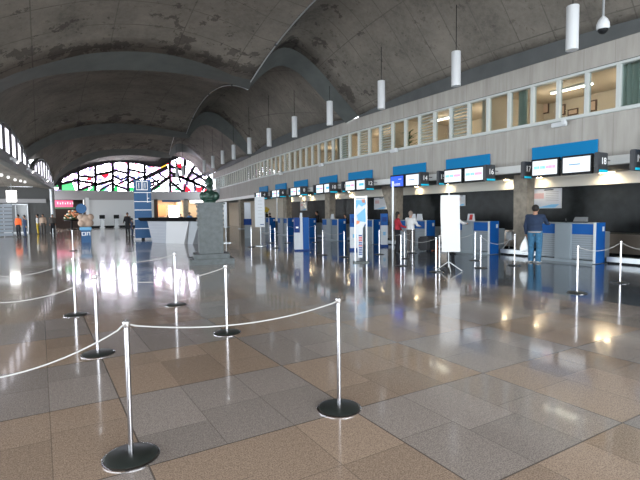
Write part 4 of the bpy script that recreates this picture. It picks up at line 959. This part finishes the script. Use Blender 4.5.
# ------------------------------------------------------------------ people
def capsule(mb, a, b, ra, rb, fl_=1.0):
    a, b = Vector(a), Vector(b); mb.tube([a, a.lerp(b, .33), a.lerp(b, .66), b], [ra, ra*.67+rb*.33, ra*.33+rb*.67, rb], 10); mb.ball(a, ra, (1, 1, 1), 10, 8); mb.ball(b, rb, (1, 1, 1), 10, 8)
def person(px_or_pos, h, rz, lab, top_m, bot_m, hair_m='hair', lean=0, arms=((.0, -.02), (.0, -.02)), shoe_m='shoe_dark', vox=.022, stride=.0, longhair=False, sitting=False, bareface=True, skirt=False, z0=0, slv=None):
    """local: facing -Y... +Y is the facing direction; arms: (forward angle of upper arm, extra bend of forearm) right,left"""
    pos = px_or_pos; o = thing('person', lab, 'person', (pos[0], pos[1], z0), rz)
    k = h/1.75
    def V(x, y, z): return Vector((x, y, z))*k
    def tor(x, y, z):      # lean about hips
        dz = z-.95; return V(x, y+dz*math.sin(lean), .95+dz*math.cos(lean))
    neck, head = tor(0, .0, 1.47), tor(0, .02+.0, 1.63)
    body = MB()
    sk = [tor(-.18, 0, 1.4), tor(.18, 0, 1.4)]; hip = [V(-.09, 0, .92), V(.09, 0, .92)]
    kn = [V(-.1, .03+stride, .5), V(.1, .03-stride*.3, .5)]; an = [V(-.1, -.02+stride*1.1, .09), V(.1, -.02-stride*1.3, .09)]
    el, wr = [], []
    for i, s in enumerate((1, -1)):     # right (x+), left (x-)
        f, bnd = arms[i]; sh = sk[1] if s == 1 else sk[0]
        e = sh+Vector((s*.07, math.sin(f)*.29, -math.cos(f)*.29))*k
        w = e+Vector((s*(-.02), math.sin(f+bnd)*.25, -math.cos(f+bnd)*.25))*k; el.append(e); wr.append(w)
    def torso(mb, g=0):
        mb.ball(tor(0, 0, 1.28), .2*k, (.95+g, .62+g, 1.0)); mb.ball(tor(0, 0, 1.08), .165*k, (1+g, .68+g, 1.0)); mb.ball(tor(0, -.0, .95 if not g else 1.0), .17*k, (1.02+g, .72+g, .8 if not g else .72)); capsule(mb, sk[0], sk[1], (.075+g*.06)*k, (.075+g*.06)*k)
    torso(body); capsule(body, tor(0, -.01, 1.42), tor(0, .0, 1.56), .06*k, .05*k)
    body.ball(head, .1*k, (.82, .95, 1.18)); body.ball(head+Vector((0, .095, -.01))*k, .018*k, (.7, 1.1, 1.3)); body.ball(head+Vector((.08, 0, -.01))*k, .024*k, (.5, .8, 1.2)); body.ball(head+Vector((-.08, 0, -.01))*k, .024*k, (.5, .8, 1.2)); body.ball(head+Vector((0, .07, -.075))*k, .035*k, (1, .7, .7))
    for i in (0, 1):
        sh = sk[1-i]; capsule(body, sh, el[i], .05*k, .04*k); capsule(body, el[i], wr[i], .04*k, .027*k)
        d = (wr[i]-el[i]).normalized(); hc = wr[i]+d*.05*k; body.ball(hc, .042*k, (.7, .9, .9), 10, 8)
        side = Vector((1, 0, 0))
        for q in range(4):
            fo = hc+side*(q-1.5)*.019*k; L_ = (.07, .085, .08, .06)[q]*k; tip = fo+d*L_+Vector((0, .02, -.012))*k; body.tube([fo, fo.lerp(tip, .5)+d*.012*k, tip], [.0105*k, .010*k, .008*k], 6)
        th = hc-d*.02*k; s = -1 if i == 0 else 1; body.tube([th, th+Vector((s*.035, .02, 0))*k+d*.03*k, th+Vector((s*.04, .03, 0))*k+d*.06*k], [.013*k, .012*k, .009*k], 6)
        capsule(body, hip[i], kn[i], .082*k, .055*k); capsule(body, kn[i], an[i], .052*k, .036*k); body.ball(an[i]+Vector((0, .06, -.045))*k, .045*k, (.9, 2.2, .75))
    def rem(ob, v):
        r = ob.modifiers.new('r', 'REMESH'); r.mode = 'VOXEL'; r.voxel_size = v; r.use_smooth_shade = True; s = ob.modifiers.new('s', 'SMOOTH'); s.iterations = 2; s.factor = .5
    bo = body.build('body', 'skin', o, True); rem(bo, vox*.75)
    sh_ = MB(); torso(sh_, .09)
    for i in (0, 1):
        sh = sk[1-i]; capsule(sh_, sh, el[i], .064*k, .055*k); capsule(sh_, el[i], el[i].lerp(wr[i], .9), .054*k, .042*k)
    so = sh_.build('top', top_m, o, True); rem(so, vox)
    pa_ = MB(); pa_.ball(V(0, 0, .95), .175*k, (1.04, .78, .7)); 
    for i in (0, 1): capsule(pa_, hip[i]+V(0, 0, -.02), kn[i], .108*k, .082*k); capsule(pa_, kn[i], an[i]+V(0, 0, -.02), .080*k, .072*k)
    po = pa_.build('trousers', bot_m, o, True); rem(po, vox)
    for i in (0, 1): MB().ball(an[i]+Vector((0, .055, -.055))*k, .057*k, (1.15, 2.6, .62), 12, 8).build('shoe', shoe_m, o, True)
    hb = MB(); hb.ball(head+Vector((0, -.018, .025))*k, .108*k, (.86, .93, 1.08))
    if longhair: hb.ball(head+Vector((0, -.06, -.1))*k, .085*k, (1, .6, 1.6))
    hb.build('hair', hair_m, o, True)
    return o, wr
pi2 = PI/2
p = fl(534.5, 262.5)
mo, wr = person((p.x, p.y), 1.79, -pi2+.35, 'man in navy sweater and blue jeans standing at counter 17, holding a white bag', 'navy', 'jeans', arms=((.75, .75), (.05, .05)), shoe_m='shoe', vox=.016, stride=.03)
mo.scale = (1.14, 1.1, 1)
MB().tube([(0, -.0, .945), (0, .0, .972)], [.186, .186], 24).xf(Matrix.Diagonal((1, .78, 1, 1))).build('belt', 'tan_cloth', mo, True)
# bag in his left hand
wl = mo.matrix_basis @ wr[1]; wl = Matrix.Translation(mo.location) @ Matrix.Rotation(mo.rotation_euler.z, 4, 'Z') @ Matrix.Diagonal((1.14, 1.1, 1, 1)) @ wr[1]
o = thing('plastic_bag', 'white plastic carrier bag in left hand of the man in jeans', 'bag', (wl.x, wl.y, wl.z-.09), -YAW)
mb = MB(); G = []
prof = [(0, .015), (-.05, .03), (-.12, .07), (-.22, .12), (-.33, .155), (-.42, .14), (-.46, .05)]
for z, r in prof: G.append([Vector((-.02+r*math.cos(a)*1.0-.25*z*-.3, r*.4*math.sin(a)+.01*math.sin(5*a), z+.02*math.sin(3*a))) for a in [2*PI*i/24 for i in range(25)]])
V_ = mb.grid(G); mb.build('bag', 'plastic_bag', o, True)
for sx in (-.01, .015): MB().tube([(sx, 0, -.01), (sx, 0, .03), (sx+.01, .0, .05)], .006, 6).build('handle', 'plastic_bag', o)
p = fl(410.5, 252); person((p.x, p.y), 1.64, -pi2+.3, 'grey-haired man in white shirt and grey trousers at counter 14', 'shirt_white', 'grey_cloth', 'greyhair', arms=((.5, .9), (.3, .8)), shoe_m='shoe')
p = fl(397.5, 251.5); person((p.x, p.y), 1.62, -pi2-.5, 'woman in crimson top beside the man in white shirt', 'shirt_red', 'black_cloth', 'hair', arms=((.4, .9), (.2, .6)), longhair=True)
p = fl(459.5, 254); person((p.x-.35, p.y+.1), 1.68, -pi2+.1, 'person in white sleeves and dark clothes leaning over counter 16 behind the banner', 'shirt_white', 'black_cloth', 'hair', lean=.35, arms=((1.0, .5), (.8, .6)))
def clerk(px, off, lab, top='black_cloth', hh=1.66, long=False):
    d = ray(px, 222); t = 5
    while d.x*t < fx(d.y*t)+off: t += .01
    person((d.x*t, d.y*t), hh, pi2, lab, top, 'black_cloth', 'hair', arms=((.3, .9), (.3, .9)), longhair=long, vox=.028)
clerk(317, 1.3, 'attendant in black waistcoat and white shirt standing left of the fifth counter', 'black_cloth', 1.7); clerk(345.5, 1.3, 'clerk seated low behind the counter left of the advertising frame', 'black_cloth', 1.5)
clerk(290, 1.75, 'clerk behind the sixth counter, left of the totem', 'shirt_white', 1.65); clerk(270, 1.3, 'clerk behind the seventh counter beside the yellow flowers', 'black_cloth', 1.6)
def far(px, py, h, lab, top, bot, rz=0, hair='hair', **kw):
    p = fl(px, py); return person((p.x, p.y), h, rz, lab, top, bot, hair, vox=.04, **kw)
far(19, 237, 1.68, 'person in an orange vest by the slatted screen at far left', 'orange_cloth', 'black_cloth', 2.5); far(25.5, 237, 1.62, 'dark-clothed person right of the orange vest', 'navy', 'navy', 2.0)
far(38.3, 234, 1.7, 'person in white top and yellow trousers, far left', 'shirt_white', 'yellow_cloth', 1.5); far(43.5, 234, 1.7, 'person in dark red and grey beside the yellow trousers', 'tan_cloth', 'grey_cloth', 3.0); far(53, 234, 1.68, 'person in grey shirt and dark trousers just right of the far column', 'grey_cloth', 'black_cloth', 3.1)
far(128, 235, 1.75, 'person in black before the white far wall, left of the blue tower', 'black_cloth', 'black_cloth', 2.6, arms=((.3, .5), (.1, .1))); far(132.3, 237, 1.35, 'shorter person in dark blue touching the blue tower', 'navy', 'navy', -1.5)
far(190, 232, 1.72, 'person in light blue shirt behind the reception desk, right', 'blue_cloth', 'black_cloth', 3.0); far(168.5, 235, 1.5, 'dark-haired attendant sitting behind the reception desk', 'black_cloth', 'black_cloth', 3.1); far(181, 231, 1.6, 'person in dark top farther behind the reception desk', 'grey_cloth', 'black_cloth', 3.1)
# yellow flowers near far counter
p = ctop(267, .6); o = thing('flower_bouquet', 'yellow and red flower bouquet on the far counter', 'flowers', (p.x, p.y, 1.24)); MB().lathe((0, 0, 0), [(.1, 0), (.13, .3)], 12).build('vase', 'dark', o); mb = MB(); ml = MB()
for i in range(18):
    a = random.random()*6.28; r = .25*random.random(); c = (r*math.cos(a), r*math.sin(a), .45+.35*random.random()); mb.ball(c, .07, u=6, v=5); ml.tube([(0, 0, .25), c], .01, 4)
mb.build('blossoms', 'yellow_cloth', o); ml.build('stems', 'leaf', o)
# luggage trolley near the couple and white bin
p = fl(427, 251); o = thing('suitcase', 'large black suitcase lying beside counter 14', 'suitcase', (p.x, p.y, 0), .4); MB().box(-.38, .38, -.25, .25, .05, .6, .06).build('shell', 'suitcase', o, True); MB().tube([(-.15, -.26, .4), (-.15, -.31, .4), (.15, -.31, .4), (.15, -.26, .4)], .015, 8).build('handle', 'dark', o)
for sx in (-.3, .3):
    MB().tube([(sx, -.18, .05), (sx+.03, -.18, .05)], .05, 12).build('wheel', 'dark', o)
p = fl(434.5, 250); tag(MB().lathe((p.x, p.y, 0), [(.12, 0), (.14, .02), (.13, .42), (.06, .5)], 14).build('shoulder_bag', 'orange_print', smooth=True), 'small orange bag standing behind the blank banner edge', 'bag')
p = fl(511.5, 253.3); o = thing('luggage_scale', 'small white box on thin frame before the baggage belt left of the column', 'device', (p.x, p.y, 0), -.2); MB().box(-.16, .16, -.14, .14, .52, .82, .02).build('box', 'white', o); MB().tube([(-.12, 0, .52), (-.12, 0, .03)], .015, 8).build('leg', 'silver_paint', o); MB().tube([(.12, 0, .52), (.12, 0, .03)], .015, 8).build('leg', 'silver_paint', o); MB().tube([(-.12, -.01, .5), (-.55, -.05, .12)], .015, 8).build('brace', 'white', o); MB().box(-.2, .2, -.15, .15, 0, .03).build('foot', 'silver_paint', o)
# ------------------------------------------------------------------ outside ground + world + lights
w = bpy.data.worlds.new('sky'); bpy.context.scene.world = w; w.use_nodes = True
nt = w.node_tree; bg = nt.nodes['Background']; bg.inputs['Color'].default_value = (.86, .93, 1, 1); bg.inputs['Strength'].default_value = 4.2
# unseen area light added for daylight from behind the camera
area('front_daylight_fill', (3.5, -13.2, 4.4), 15, 7.5, 3900, (.92, .97, 1), (PI/2, 0, 0))
# unseen point lights added to brighten the upper office
for y in (3.5, 7.8, 10.3, 13.4, 15.7, 18.4, 20.6, 24, 27, 31, 34.3, 38.5, 42, 46, 49, 52.5):
    l = bpy.data.lights.new('office_fill_light', 'POINT'); l.energy = 62; l.shadow_soft_size = .25; l.color = (1, .80, .60)
    lo = bpy.data.objects.new('office_fill_light', l); lo.location = (fx(y)+2.4, y, 5.2); C.objects.link(lo)
area('side_daylight_fill', (-9.3, 22, 1.7), 3.0, 54, 3600, (.90, .95, 1), (0, -PI/2, 0))  # unseen area light added at the aisle glazing to brighten the far hall
sc = bpy.context.scene
sc.view_settings.view_transform = 'Standard'; sc.view_settings.look = 'None'; sc.view_settings.gamma = 1; sc.view_settings.exposure = 0.25
sc.view_settings.use_curve_mapping = False
